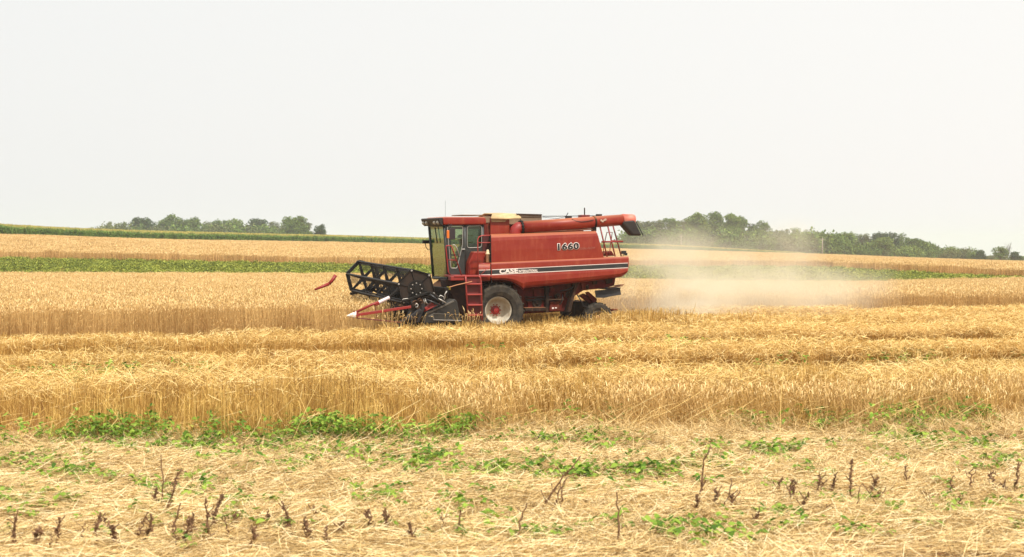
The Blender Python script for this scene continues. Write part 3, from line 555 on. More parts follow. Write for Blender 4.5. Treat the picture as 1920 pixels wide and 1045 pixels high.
# ------------------------------------------------------------------ combine harvester
_rt = Matrix.Rotation(-ALPHA, 3, 'Z')
def L(px, py, y):
    """point of the machine's own frame seen at a photo pixel, on the plane y (metres in from its left side)"""
    a = (px - 960) / FP; b = -(py - 522.5) / FP
    d = Vector((a, math.cos(PITCH) + b * math.sin(PITCH), -math.sin(PITCH) + b * math.cos(PITCH)))
    d = _rt @ d; o = _rt @ (Vector((0, 0, CZ)) - Vector(MO)); k = (y - o.y) / d.y
    return o + d * k
class MB:
    def __init__(s): s.bm = bmesh.new()
    def face(s, vs):
        try: return s.bm.faces.new([s.bm.verts.new(v) for v in vs])
        except ValueError: pass
    def box(s, lo, hi, rot=None, piv=None):
        lo = Vector(lo); hi = Vector(hi); v = [Vector((x, y, z)) for z in (lo.z, hi.z) for y in (lo.y, hi.y) for x in (lo.x, hi.x)]
        if rot is not None: c = Vector(piv) if piv else (lo + hi) / 2; v = [c + rot @ (q - c) for q in v]
        v = [s.bm.verts.new(q) for q in v]
        for f in ((0, 2, 3, 1), (4, 5, 7, 6), (0, 1, 5, 4), (2, 6, 7, 3), (0, 4, 6, 2), (1, 3, 7, 5)): s.bm.faces.new([v[i] for i in f])
    def prism(s, pts, y0, y1, taper=None):
        """pts (x,z); extruded from y0 to y1"""
        a = [s.bm.verts.new((p[0], y0, p[1])) for p in pts]
        if taper: cx = sum(p[0] for p in pts) / len(pts); cz = sum(p[1] for p in pts) / len(pts)
        b = [s.bm.verts.new((p[0], y1, p[1]) if not taper else (cx + (p[0] - cx) * taper, y1, cz + (p[1] - cz) * taper)) for p in pts]
        s.bm.faces.new(a); s.bm.faces.new(b[::-1]); n = len(pts)
        for i in range(n): s.bm.faces.new((a[i], b[i], b[(i + 1) % n], a[(i + 1) % n]))
    def ppx(s, pts, y0, y1):
        q = [L(p[0], p[1], y0) for p in pts]; s.prism([(v.x, v.z) for v in q], y0, y1)
    def tube(s, pts, r, k=8, r1=None, flat=None):
        pts = [Vector(p) for p in pts]; rings = []; n = len(pts)
        for i, p in enumerate(pts):
            d = (pts[min(i + 1, n - 1)] - pts[max(i - 1, 0)]).normalized(); up = Vector((0, 1, 0)) if abs(d.y) < .9 else Vector((0, 0, 1))
            a = d.cross(up).normalized(); b = d.cross(a).normalized(); rr = r if r1 is None else r + (r1 - r) * i / (n - 1)
            rings.append([s.bm.verts.new(p + (a * math.cos(t) * rr + b * math.sin(t) * rr)) for t in [2 * math.pi * j / k for j in range(k)]])
        for i in range(n - 1):
            for j in range(k): s.bm.faces.new((rings[i][j], rings[i][(j + 1) % k], rings[i + 1][(j + 1) % k], rings[i + 1][j]))
        s.bm.faces.new(rings[0][::-1]); s.bm.faces.new(rings[-1])
    def lathe(s, c, prof, k=48):
        """prof: (radius, y) round the axle through c"""
        rings = []
        for r_, y in prof:
            rings.append([s.bm.verts.new((c[0] + r_ * math.cos(t), c[1] + y, c[2] + r_ * math.sin(t))) for t in [2 * math.pi * j / k for j in range(k)]])
        for i in range(len(rings) - 1):
            for j in range(k): s.bm.faces.new((rings[i][j], rings[i + 1][j], rings[i + 1][(j + 1) % k], rings[i][(j + 1) % k]))
    def grid(s, rows):
        V = [[s.bm.verts.new(p) for p in r_] for r_ in rows]
        for i in range(len(V) - 1):
            for j in range(len(V[0]) - 1): s.bm.faces.new((V[i][j], V[i][j + 1], V[i + 1][j + 1], V[i + 1][j]))
    def done(s, name, m, parent, smooth=False, bevel=0, label=None, solid=0, split=False):
        if split:                # every separate piece becomes an object of its own
            s.bm.verts.index_update(); seen = set(); comps = []
            for v in s.bm.verts:
                if v in seen: continue
                st = [v]; seen.add(v); c = []
                while st:
                    q_ = st.pop(); c.append(q_)
                    for e in q_.link_edges:
                        w_ = e.other_vert(q_)
                        if w_ not in seen: seen.add(w_); st.append(w_)
                comps.append(c)
            for c in comps:
                nb = MB(); mp_ = {v: nb.bm.verts.new(v.co) for v in c}; fs = {f for v in c for f in v.link_faces}
                for f in fs: nb.bm.faces.new([mp_[v] for v in f.verts])
                o = nb.done(name, m, parent, smooth, bevel, label, solid)
            s.bm.free(); return o
        bmesh.ops.recalc_face_normals(s.bm, faces=s.bm.faces)
        me = bpy.data.meshes.new(name); s.bm.to_mesh(me); s.bm.free(); me.materials.append(m)
        o = bpy.data.objects.new(name, me); SC.collection.objects.link(o); o.parent = parent
        if smooth: me.polygons.foreach_set('use_smooth', [True] * len(me.polygons))
        if solid: md = o.modifiers.new('solid', 'SOLIDIFY'); md.thickness = solid; md.offset = 0
        if bevel: md = o.modifiers.new('bevel', 'BEVEL'); md.width = bevel; md.segments = 2; md.limit_method = 'ANGLE'; md.angle_limit = R(35)
        if label: o['label'] = label
        return o
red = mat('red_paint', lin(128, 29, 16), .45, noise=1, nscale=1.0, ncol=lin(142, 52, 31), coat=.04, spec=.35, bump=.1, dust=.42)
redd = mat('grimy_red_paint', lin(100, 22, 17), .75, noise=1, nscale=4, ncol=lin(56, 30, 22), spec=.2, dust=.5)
redb = mat('bright_red_paint', lin(146, 26, 24), .5, noise=1, nscale=6, ncol=lin(128, 48, 36))
black = mat('black_paint', lin(18, 17, 16), .6, noise=1, nscale=5, ncol=lin(38, 34, 28), spec=.2)
shield = mat('shield_plastic', lin(38, 37, 35), .6, noise=1, nscale=2, ncol=lin(62, 58, 50), spec=.3)
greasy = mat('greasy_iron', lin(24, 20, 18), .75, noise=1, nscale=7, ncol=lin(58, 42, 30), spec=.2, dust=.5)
stripe_m = mat('stripe_black', lin(30, 34, 36), .5, noise=1, nscale=2, ncol=lin(56, 54, 50))
white_m = mat('decal_white', lin(226, 214, 204), .5)
dblack = mat('decal_black', lin(26, 22, 26), .5)
dgrey = mat('decal_faded', lin(150, 92, 78), .6)
rubber = mat('tyre_rubber', lin(44, 42, 39), .85, noise=1, nscale=6, ncol=lin(84, 76, 64), spec=.2)
rimm = mat('rim_cream', lin(196, 190, 172), .6, noise=1, nscale=5, ncol=lin(160, 140, 112))
cream = mat('tarp_cream', lin(206, 180, 132), .85, noise=1, nscale=5, ncol=lin(178, 150, 108))
board = mat('weathered_board', lin(138, 116, 92), .85, noise=1, nscale=4, ncol=lin(104, 84, 66))
steel = mat('worn_steel', lin(176, 172, 164), .4, metal=.5)
amber = mat('amber_lens', lin(214, 110, 30), .3)
cabm = mat('cab_frame_grey', lin(36, 40, 39), .5, noise=1, nscale=3, ncol=lin(56, 58, 54))
cabin_m = mat('cab_lining', lin(120, 100, 76), .8)
hose_m = mat('hose', lin(30, 28, 28), .6)
yell = mat('yellow_cap', lin(206, 186, 60), .5)
def glass_mat(nm, tint, dcol, df_, refl):
    m = bpy.data.materials.new(nm); m.use_nodes = True; t = m.node_tree; t.nodes.remove(t.nodes['Principled BSDF'])
    tr = N(t, 'ShaderNodeBsdfTransparent'); tr.inputs[0].default_value = (*tint, 1); gl = N(t, 'ShaderNodeBsdfGlossy'); gl.inputs['Roughness'].default_value = .06; gl.inputs[0].default_value = (.75, .85, .75, 1)
    df = N(t, 'ShaderNodeBsdfDiffuse'); df.inputs[0].default_value = (*dcol, 1)
    fr = N(t, 'ShaderNodeFresnel'); fr.inputs[0].default_value = 1.5; a = N(t, 'ShaderNodeMath', operation='ADD'); a.inputs[1].default_value = refl
    ms = N(t, 'ShaderNodeMixShader'); m2 = N(t, 'ShaderNodeMixShader'); m2.inputs[0].default_value = df_
    t.links.new(fr.outputs[0], a.inputs[0]); t.links.new(a.outputs[0], ms.inputs[0]); t.links.new(tr.outputs[0], m2.inputs[1]); t.links.new(df.outputs[0], m2.inputs[2])
    t.links.new(m2.outputs[0], ms.inputs[1]); t.links.new(gl.outputs[0], ms.inputs[2]); t.links.new(ms.outputs[0], t.nodes['Material Output'].inputs['Surface'])
    return m
glass = glass_mat('tinted_glass', (.58, .66, .48), lin(80, 96, 62), .1, .02)
screen = glass_mat('windshield_glass', (.27, .43, .38), lin(92, 120, 92), .14, .07)  # green diffuse colour stands in for reflections of the greenery around
H = empty('combine_harvester', tuple(MO + np.array([0, 0, CZ - 2.6])), ALPHA, 'old red combine harvester with raised black reel cutting golden wheat', 'combine harvester')
def lerp_px(a, b, t): return (a[0] + (b[0] - a[0]) * t, a[1] + (b[1] - a[1]) * t)
def sheet(name, rows, m, n=24, parent=H, solid=.01, smooth=True, curve=None):
    """rows: ((px,py) at the left end, (px,py) at the right end, y)"""
    mb = MB(); out = []
    for a, b, y in rows: out.append([L(*lerp_px(a, b, i / n), y) for i in range(n + 1)])
    mb.grid(out); return mb.done(name, m, parent, smooth, label=None, solid=0)
# body: upper panel, rounded shoulder
UR = [((919, 439.5), (1116, 433), .55), ((919, 440.5), (1117, 433.6), .20), ((920, 442.5), (1118, 435), .07), ((920.6, 446), (1119.6, 438), .02), ((921, 452), (1121.5, 443), .0),
      ((921, 470), (1127, 463), -.012), ((921, 492), (1132, 483.5), .0)]
up = sheet('upper_side_panel', UR, red, smooth=False)
md = up.modifiers.new('solid', 'SOLIDIFY'); md.thickness = .006; md.offset = 0
# raised ledge and band above the stripe
BR = [((921, 492.2), (1178.5, 481.0), .02), ((921, 494), (1178.5, 482.6), -.05), ((921, 496), (1179, 484.5), -.065), ((921, 506.2), (1179, 492.6), -.07), ((921, 514.8), (1178.5, 501.6), -.075),
      ((921, 519), (1178, 505), -.095), ((921.5, 526.5), (1177.5, 508), -.095), ((922, 531), (1176, 512), -.05), ((923, 533), (1172, 516), .03), ((924, 533), (1165, 519), .16)]
def lower_panel():
    mb = MB(); out = []; n = 60
    for k, (a, b, y) in enumerate(BR):
        r_ = []
        for i in range(n + 1):
            t = i / n; p = lerp_px(a, b, t); px, py = p
            if k >= 5:   # bottom edge: arch over the front tyre, then a belly that thins to the rear
                f = (k - 4) / 5
                arch = 525.6 + 22 * max(0, min(1, (px - 938) / 46)) ** 2.2
                belly = np.interp(px, [984, 1095, 1164, 1179], [540.5, 529, 520, 511])
                bot = arch if px < 984 else belly
                top = 514.8 + (501.6 - 514.8) * t
                py = top + (bot - top) * [0, .25, .62, .84, .95, 1.0][k - 4]
            r_.append(L(px, py, y))
        out.append(r_)
    mb.grid(out); return mb.done('lower_side_panel', red, H, False)
lp = lower_panel(); md = lp.modifiers.new('solid', 'SOLIDIFY'); md.thickness = .006; md.offset = 0
# strip of panel ahead of the seam
mb = MB(); mb.grid([[L(897, a, y), L(919.3, a - 1.0, y)] for a, y in ((494.5, .1), (495, -.04), (507, -.07), (515.2, -.08), (520, -.09), (527, -.08), (528, .1))])
mb.done('front_side_panel', red, H, True)
mb = MB(); mb.ppx([(919.4, 440), (920.6, 440), (922.3, 533), (920.6, 533)], -.02, .12); mb.done('panel_seam', black, H)
# stripe decal + pinstripes, each a thin sheet proud of the panel
def band(name, y0, y1, p0, p1, m, off, parent=lp):
    mb = MB(); n = 12; a = [L(*lerp_px((p0, y0[0]), (p1, y0[1]), i / n), off) for i in range(n + 1)]; b = [L(*lerp_px((p0, y1[0]), (p1, y1[1]), i / n), off) for i in range(n + 1)]
    mb.grid([a, b]); return mb.done(name, m, parent)
band('black_stripe', (506.9, 494.0), (514.2, 501.2), 922.6, 1177.5, stripe_m, -.088)
band('pinstripe', (505.6, 492.9), (506.7, 493.9), 922.6, 1177.5, white_m, -.086)
band('pinstripe', (514.5, 501.6), (515.9, 502.7), 922.6, 1177.5, white_m, -.092)
band('black_stripe', (507.6, 506.9), (514.9, 514.2), 897.4, 919.3, stripe_m, -.092)
band('pinstripe', (506.3, 505.6), (507.4, 506.7), 897.4, 919.3, white_m, -.092)
band('pinstripe', (515.2, 514.5), (516.6, 515.9), 897.4, 919.3, white_m, -.095)
def text(s, name, px0, px1, pyb, hpx, y, m, parent, off=0, slope=None, shear=0, ext=.004, sp=1.0):
    c = bpy.data.curves.new(name, 'FONT'); c.body = s; c.extrude = ext; c.space_character = sp; c.size = 1; c.shear = shear
    o = bpy.data.objects.new(name, c); SC.collection.objects.link(o); bpy.context.view_layer.update()
    w0 = o.dimensions.x; p0 = L(px0, pyb[0], y); p1 = L(px1, pyb[1], y); h0 = .72
    sx = (p1 - p0).length / w0; sz = (L(px0, pyb[0] - hpx, y).z - p0.z) / h0
    c.bevel_depth = off; c.bevel_resolution = 1; bpy.context.view_layer.update(); me = bpy.data.meshes.new_from_object(o.evaluated_get(bpy.context.evaluated_depsgraph_get())); bpy.data.objects.remove(o); o = bpy.data.objects.new(name, me); SC.collection.objects.link(o)
    me.materials.clear(); me.materials.append(m); o.parent = parent; o.location = p0; o.scale = (sx, sz, .1)
    o.rotation_euler = (R(90), -math.atan2(p1.z - p0.z, p1.x - p0.x), 0); return o
text('CASE', 'lettering', 936.5, 970, (513.4, 511.8), 8.4, -.094, white_m, lp, off=.05, sp=1.08)
text('INTERNATIONAL', 'lettering', 972.5, 1008, (511.6, 509.8), 4.9, -.094, white_m, lp, off=.045, sp=1.08)
text('1660', 'number_outline', 1043, 1081, (468.8, 466.8), 11.2, -.026, white_m, up, off=.09, sp=1.12)
text('1660', 'number', 1043, 1081, (468.8, 466.8), 11.2, -.036, dblack, up, off=.045, sp=1.12)
text('AXIAL-FLOW', 'lettering', 1086, 1117, (468.6, 466.6), 4.2, -.02, dgrey, up, off=.0, shear=.2)
# rear end, deck and far side
zc = lambda px, py, y: L(px, py, y).z
mb = MB(); a = L(1132, 481, 0); b = L(1178.5, 479.5, 0)
mb.box((a.x - .3, .02, a.z - .14), (b.x, 2.85, a.z - .02)); mb.done('rear_deck', red, H, bevel=.02)
mb = MB(); mb.prism([(a.x - .6, 1.95), (b.x - .02, 2.1), (b.x, a.z - .15), (a.x - .6, a.z - .15)], .05, 2.83); mb.done('rear_body', red, H, bevel=.05)
mb = MB(); mb.prism([(-.3, 1.75), (3.2, 1.9), (3.55, 2.6), (3.35, 3.38), (-.3, 3.28)], .6, 2.86); mb.done('hull', redd, H, bevel=.05)
mb = MB(); mb.prism([(-.3, 1.8), (4.3, 2.0), (4.5, 2.62), (3.6, 2.7), (3.38, 3.4), (-.3, 3.3)], 2.87, 2.9); mb.done('far_side_panel', red, H)
# threshing housing and frame below the skirt
mb = MB()
mb.ppx([(962, 531), (1100, 522), (1094, 545), (1070, 560), (1062, 584), (962, 590)], .55, 2.4); mb.done('threshing_housing', redd, H, bevel=.02)
mb = MB(); mb.ppx([(990, 566), (1022, 566), (1024, 578), (990, 577)], .42, .6); mb.ppx([(1032, 566), (1056, 565), (1052, 583), (1030, 583)], .4, .6); mb.ppx([(1000, 541), (1022, 541), (1021, 560), (1002, 556)], .45, .6); mb.ppx([(1032, 540), (1040, 540), (1040, 548), (1032, 548)], .4, .6); mb.ppx([(1058, 550), (1074, 545), (1072, 556), (1057, 558)], .42, .6)
mb.done('access_panel', redd, H, bevel=.012, split=True)
mb = MB(); mb.ppx([(1024.5, 535), (1029.5, 535), (1029, 586), (1024, 586)], .25, .5); mb.ppx([(1079, 533), (1084.5, 530), (1070, 585), (1063, 586)], .22, .5); mb.ppx([(985, 577.5), (1024, 576.5), (1024, 583), (985, 584)], .2, .5); mb.ppx([(1029, 561.5), (1058, 561), (1058, 563.5), (1029, 564)], .3, .5); mb.done('frame_member', greasy, H, bevel=.01, split=True)
mb = MB()
for py, dy in ((557, 0), (560.5, .5), (563, .2)): mb.tube([L(985 + i * 10, py + dy + .8 * math.sin(i * 1.3), .36) for i in range(6)], .016, 6)
mb.tube([L(1050, 546, .3), L(1062, 544, .25), L(1075, 538, .3)], .022, 6); mb.tube([L(1082, 552, .3), L(1090, 566, .2), L(1094, 574, .3), L(1108, 580, .5)], .022, 6); mb.tube([L(1055, 552, .3), L(1054, 565, .25), L(1049, 572, .3)], .018, 6)
mb.done('hose', hose_m, H, True, split=True)
mb = MB(); 
for c_, r_ in (((1007, 568), .16), ((1068, 552), .13), ((1046, 556), .1)):
    p = L(*c_, .38); mb.lathe((p.x, p.y, p.z), [(.02, -.03), (r_ * .3, -.05), (r_ * .35, 0), (r_ * .9, .0), (r_, -.03), (r_, .06)], 20)
mb.done('pulley', greasy, H, True, split=True)
mb = MB(); p = L(1035, 576.5, .39); q = L(1038.5, 579.5, .39); mb.box((p.x, .385, q.z), (q.x, .395, p.z)); p = L(1040.5, 576.5, .39); q = L(1044, 578.5, .39); mb.box((p.x, .385, q.z), (q.x, .395, p.z)); mb.done('warning_sticker', white_m, H, split=True)
# rear hood below deck, straw spreader
mb = MB(); mb.ppx([(1088, 527), (1155, 519), (1152, 536), (1130, 541), (1092, 545)], .5, 2.4); mb.done('straw_hood', redd, H, bevel=.02)
mb = MB(); mb.ppx([(1100, 536), (1104, 534), (1105, 541), (1101, 543)], .42, .5); mb.ppx([(1112, 527), (1120, 525), (1120, 533), (1112, 534)], .44, .5); mb.ppx([(1136, 524), (1150, 521), (1148, 531), (1137, 533)], .44, .5); mb.done('hood_bracket', greasy, H, bevel=.01, split=True)
mb = MB(); mb.ppx([(1116, 545), (1163, 541.2), (1165, 553), (1146, 556), (1133, 559), (1118, 558.5)], .35, .40); mb.ppx([(1138, 541.5), (1164, 539.5), (1164.5, 541), (1140, 543.5)], .3, 2.3); mb.done('rubber_flap', mat('flap_rubber', lin(36, 38, 42), .7, noise=1, nscale=4, ncol=lin(60, 60, 60)), H, bevel=.01)
mb = MB(); mb.tube([L(1152, 536, .5), L(1170, 533.5, .5)], .02, 6); mb.tube([L(1140, 540, .4), L(1168, 536, .4)], .02, 6); mb.done('spreader_rod', mat('rusty_rod', lin(150, 110, 80), .7), H, split=True)
mb = MB(); mb.ppx([(1088, 555), (1096, 551), (1120, 562), (1118, 570), (1108, 570)], .7, .9); mb.ppx([(1098, 549), (1104, 547), (1120, 561), (1114, 569)], .55, .65); mb.done('rear_axle_support', redd, H, bevel=.02, split=True)
ra = L(1124, 598, .3)
mb = MB(); mb.box((ra.x - .12, .5, ra.z - .1), (ra.x + .12, 2.4, ra.z + .16)); mb.box((ra.x - .55, 1.1, ra.z), (ra.x + .05, 1.8, ra.z + .55)); mb.done('rear_axle', greasy, H, bevel=.02)
mb = MB(); mb.tube([L(1150, 581, .9), L(1158, 580.6, .9)], .03, 6); mb.tube([(ra.x + .1, 1.4, ra.z + .1), L(1150, 581, .9)], .04, 6); mb.done('drawbar_hitch', redd, H)
# wheels
def wheel(cx, cy, cz, ro, rr, wd, lugs, name, side=-1, rimmat=rimm, dish=.22):
    mb = MB(); y0 = 0; s = side
    prof = [(rr, s * wd * .30), (rr + .03, s * wd * .42), (rr + (ro - rr) * .35, s * wd * .5), (rr + (ro - rr) * .7, s * wd * .5), (ro - .075, s * wd * .44), (ro - .04, s * wd * .30), (ro - .035, 0), (ro - .04, -s * wd * .30), (ro - .075, -s * wd * .44), (rr + (ro - rr) * .6, -s * wd * .5), (rr, -s * wd * .35)]
    mb.lathe((cx, cy, cz), prof, 64)
    for i in range(lugs):        # chevron lugs reaching from the shoulder to the middle
        for hs in (1, -1):
            t0 = 2 * math.pi * (i + (.5 if hs < 0 else 0)) / lugs; pts = []
            for (yy, dt, rad) in ((hs * wd * .47, .0, ro - .15), (hs * wd * .46, .02, ro - .04), (hs * wd * .36, .06, ro - .005), (hs * wd * .02, .22, ro)):
                for e in (-.028, .028): pts.append((cx + rad * math.cos(t0 + dt * s + e), cy + s * yy, cz + rad * math.sin(t0 + dt * s + e)))
                for e in (.036, -.036): pts.append((cx + (rad - .07) * math.cos(t0 + dt * s + e), cy + s * yy * (.97 if rad < ro - .03 else 1), cz + (rad - .07) * math.sin(t0 + dt * s + e)))
            vv = [mb.bm.verts.new(p) for p in pts]
            for k in range(3):
                for a_, b_ in ((0, 1), (1, 2), (2, 3), (3, 0)): mb.bm.faces.new((vv[k * 4 + a_], vv[k * 4 + b_], vv[k * 4 + 4 + b_], vv[k * 4 + 4 + a_]))
            mb.bm.faces.new(vv[:4]); mb.bm.faces.new(vv[12:])
    ty = mb.done('tyre', rubber, None, False)
    W = bpy.data.objects.new(name, None); SC.collection.objects.link(W); W.parent = H; ty.parent = W
    mb = MB(); mb.lathe((cx, cy, cz), [(rr + .005, s * wd * .30), (rr - .005, s * wd * .34), (rr - .03, s * wd * .33), (rr - .05, s * wd * .22), (rr * .82, s * (wd * .22 - dish * .5)), (rr * .74, s * (wd * .22 - dish)), (rr * .42, s * (wd * .2 - dish)), (rr * .36, s * (wd * .24 - dish)), (.01, s * (wd * .24 - dish))], 48)
    mb.done('rim', rimmat, W, True)
    mb = MB(); yh = s * (wd * .24 - dish); mb.lathe((cx, cy, cz), [(rr * .33, yh), (rr * .33, yh + s * .03), (rr * .2, yh + s * .05), (rr * .18, yh + s * .11), (.01, yh + s * .12)], 24)
    for i in range(10): t = i * .628; mb.lathe((cx + rr * .4 * math.cos(t), cy, cz + rr * .4 * math.sin(t)), [(.022, yh), (.022, yh + s * .04), (.001, yh + s * .04)], 6)
    mb.done('hub', redb, W, False)
    return W
wheel(.0, .37, .9, .9, .45, .72, 22, 'front_wheel', dish=.26)
wheel(.0, 2.65, .9, .9, .45, .72, 22, 'front_wheel', side=1, dish=.26)
wheel(ra.x, .52, ra.z, .55, .27, .36, 16, 'rear_wheel', rimmat=mat('dusty_grey_rim', lin(120, 108, 90), .7), dish=.08)
wheel(ra.x, 2.4, ra.z, .55, .27, .36, 16, 'rear_wheel', side=1, dish=.08)
mb = MB(); mb.box((-.15, .5, .75), (.15, 2.5, 1.05)); mb.box((-.6, .85, .95), (.5, 2.2, 1.75)); mb.done('front_axle', greasy, H, bevel=.03)
mb = MB(); mb.grid([[(-.62 + i * .28 - .2, y, 1.93 - .02 * max(0, i - 4) ** 2.2) for i in range(7)] for y in (.1, .85)]); mb.done('wheel_arch', black, H, True, solid=.02)
# cab -----------------------------------------------------------------
CY0, CY1 = .55, 2.25
cab = bpy.data.objects.new('cab', None); SC.collection.objects.link(cab); cab.parent = H
fT = L(833, 423, CY0); fB = L(841, 523, CY0); bT = L(905, 420, CY0); bB = L(906, 517, CY0)
def q(p, y): return (p.x, y, p.z)
mb = MB()
for y in (CY0, CY1):
    for a, b, r_ in ((fT, fB, .045), (bT, bB, .06), (fT, bT, .04), (fB, bB, .06)): mb.tube([q(a, y + (.03 if y == CY0 else -.03)), q(b, y + (.03 if y == CY0 else -.03))], r_, 6)
    m1 = L(871.5, 421, CY0); m2 = L(873, 516, CY0); mb.tube([q(m1, y + (.03 if y == CY0 else -.03)), q(m2, y + (.03 if y == CY0 else -.03))], .06, 6)
mb.tube([q(fT, CY0), q(fT, CY1)], .04, 6); mb.tube([q(fB, CY0), q(fB, CY1)], .05, 6)
mb.done('cab_frame', cabm, cab, True)
# side skins around the windows, near side
def ring_panel(outer, inner, y0, y1, name, m, parent, label=None):
    """plate with a rounded window opening; both outlines have the same number of points"""
    mb = MB(); n = len(outer); A = [L(*p, y0) for p in outer]; B = [L(*p, y0) for p in inner]
    va = [mb.bm.verts.new((p.x, y0, p.z)) for p in A]; vb = [mb.bm.verts.new((p.x, y0, p.z)) for p in B]
    wa = [mb.bm.verts.new((p.x, y1, p.z)) for p in A]; wb = [mb.bm.verts.new((p.x, y1, p.z)) for p in B]
    for i in range(n):
        j = (i + 1) % n
        mb.bm.faces.new((va[i], va[j], vb[j], vb[i])); mb.bm.faces.new((wa[i], wb[i], wb[j], wa[j])); mb.bm.faces.new((vb[i], vb[j], wb[j], wb[i])); mb.bm.faces.new((va[i], wa[i], wa[j], va[j]))
    return mb.done(name, m, parent, label=label)
def rr_(pts, k=4, f=.16):
    """round the corners of a px polygon"""
    out = []; n = len(pts)
    for i in range(n):
        p0, p1, p2 = pts[i - 1], pts[i], pts[(i + 1) % n]
        d0 = min(5, f * math.dist(p0, p1)) / max(math.dist(p0, p1), 1e-6); d2 = min(5, f * math.dist(p1, p2)) / max(math.dist(p1, p2), 1e-6)
        a = lerp_px(p1, p0, d0); b = lerp_px(p1, p2, d2)
        for j in range(k): t = j / (k - 1); out.append(lerp_px(lerp_px(a, p1, t), lerp_px(p1, b, t), t))
    return out
dw = rr_([(838.5, 424), (868, 424), (867, 460), (857, 503), (845, 503)]); 
do = [(834, 421)] * 4 + [(871, 421)] * 4 + [(871.5, 460)] * 4 + [(872.5, 518)] * 4 + [(841.5, 518)] * 4
door = ring_panel(do, dw, CY0 - .02, CY0 + .03, 'door', cabm, cab)
def pane(name, pts, y, parent, th=.008):
    mb = MB(); p = [L(*a, y) for a in pts]; mb.bm.faces.new([mb.bm.verts.new((v.x, y, v.z)) for v in p]); return mb.done(name, glass, parent)
pane('window_pane', dw, CY0, cab)
mb = MB(); mb.tube([(L(*p, CY0 - .03)) for p in dw + dw[:1]], .012, 5); mb.done('window_seal', steel, cab)
mb = MB(); mb.box(tuple(L(866.5, 468.6, .47)), tuple(L(872, 466.6, .47) + Vector((0, .06, 0)))); mb.done('door_handle', steel, cab, bevel=.008)
rw = rr_([(876, 424), (903, 423.5), (903, 464), (876, 465)]); ro_ = [(873, 421)] * 4 + [(907, 420)] * 4 + [(907, 472)] * 4 + [(873, 472)] * 4
sp = ring_panel(ro_, rw, CY0 - .018, CY0 + .03, 'rear_side_panel', cabm, cab); pane('window_pane', rw, CY0, cab)
mb = MB(); mb.tube([(L(*p, CY0 - .03)) for p in rw + rw[:1]], .011, 5); mb.done('window_seal', steel, cab)
mb = MB(); mb.ppx([(873, 472.3), (907, 472.3), (907, 518), (873, 518)], CY0 - .01, CY0 + .03); mb.done('side_skin', cabm, cab)
# windshield between the front posts
mb = MB(); mb.bm.faces.new([mb.bm.verts.new(v) for v in (q(fT, CY0 + .03), q(fT, CY1 - .03), q(fB, CY1 - .03), q(fB, CY0 + .03))]); mb.done('windshield', screen, cab)
mb = MB(); mb.bm.faces.new([mb.bm.verts.new(v) for v in (q(fT, CY1), q(bT, CY1), q(bB, CY1), q(fB, CY1))]); mb.done('far_window', glass, cab)
mb = MB(); mb.box((fB.x + .05, CY0 + .05, fB.z - .06), (bB.x, CY1 - .05, fB.z + .02)); mb.box((bB.x - .06, CY0 + .05, fB.z), (bB.x - .02, CY1 - .05, fB.z + .95)); mb.done('cab_floor', cabm, cab)
mb = MB(); mb.box((bT.x - .06, CY0 + .05, fB.z + .95), (bT.x - .02, CY1 - .05, bT.z)); mb.done('rear_window', glass, cab)
mb = MB(); mb.box((fT.x + .05, CY0 + .05, fT.z - .10), (bT.x, CY1 - .05, fT.z - .04)); mb.done('headliner', cabin_m, cab)
# roof
rp_ = [(-1.74, 3.64), (-1.76, 3.86), (-1.68, 3.90), (-.36, 3.90), (-.30, 3.84), (-.30, 3.66)]
mb = MB(); mb.prism(rp_, .45, 2.4); rf_ = mb.done('roof', red, cab, bevel=.12, smooth=True); rf_.modifiers['bevel'].segments = 5
mb = MB(); mb.prism([(-1.93, 3.84), (-1.89, 3.87), (-1.75, 3.87), (-1.75, 3.62), (-1.82, 3.62)], .47, 2.38); mb.done('visor', mat('visor_brown', lin(26, 18, 15), .6), cab, bevel=.02)
mb = MB()
for y in (.6, .95, 1.85, 2.2): mb.lathe((-1.86, y, 3.72), [(.001, -.06), (.05, -.06), (.07, .0), (.07, .05), (.001, .06)], 10)
mb.done('work_light', mat('lamp_glass', lin(170, 166, 150), .2), cab, True, split=True)
mb = MB(); a = L(866, 402.6, .8); b = L(905, 404.6, .8); mb.box((a.x, .8, b.z), (b.x, 1.9, a.z)); mb.done('roof_hatch', board, cab, bevel=.01)
mb = MB(); p = L(835, 408, 1.6); mb.tube([p, p + Vector((0, 0, .55))], .004, 5); mb.done('antenna', hose_m, cab)
# interior: seat, column, wheel
mb = MB(); mb.box((-1.0, 1.15, 2.25), (-.55, 1.65, 2.42)); mb.box((-.62, 1.15, 2.4), (-.5, 1.65, 3.05)); mb.box((-.95, 1.25, 1.95), (-.65, 1.55, 2.25)); mb.done('driver_seat', mat('seat_vinyl', lin(60, 54, 48), .6), cab, bevel=.04)
mb = MB(); mb.tube([(-1.42, 1.4, 1.95), (-1.28, 1.4, 2.62)], .05, 8); mb.tube([(-1.28 + .07 * math.sin(t) , 1.4 + .2 * math.cos(t), 2.66 + .17 * math.sin(t) * .6) for t in [i * .3142 for i in range(21)]], .016, 6); mb.done('steering_wheel', black, cab, True)
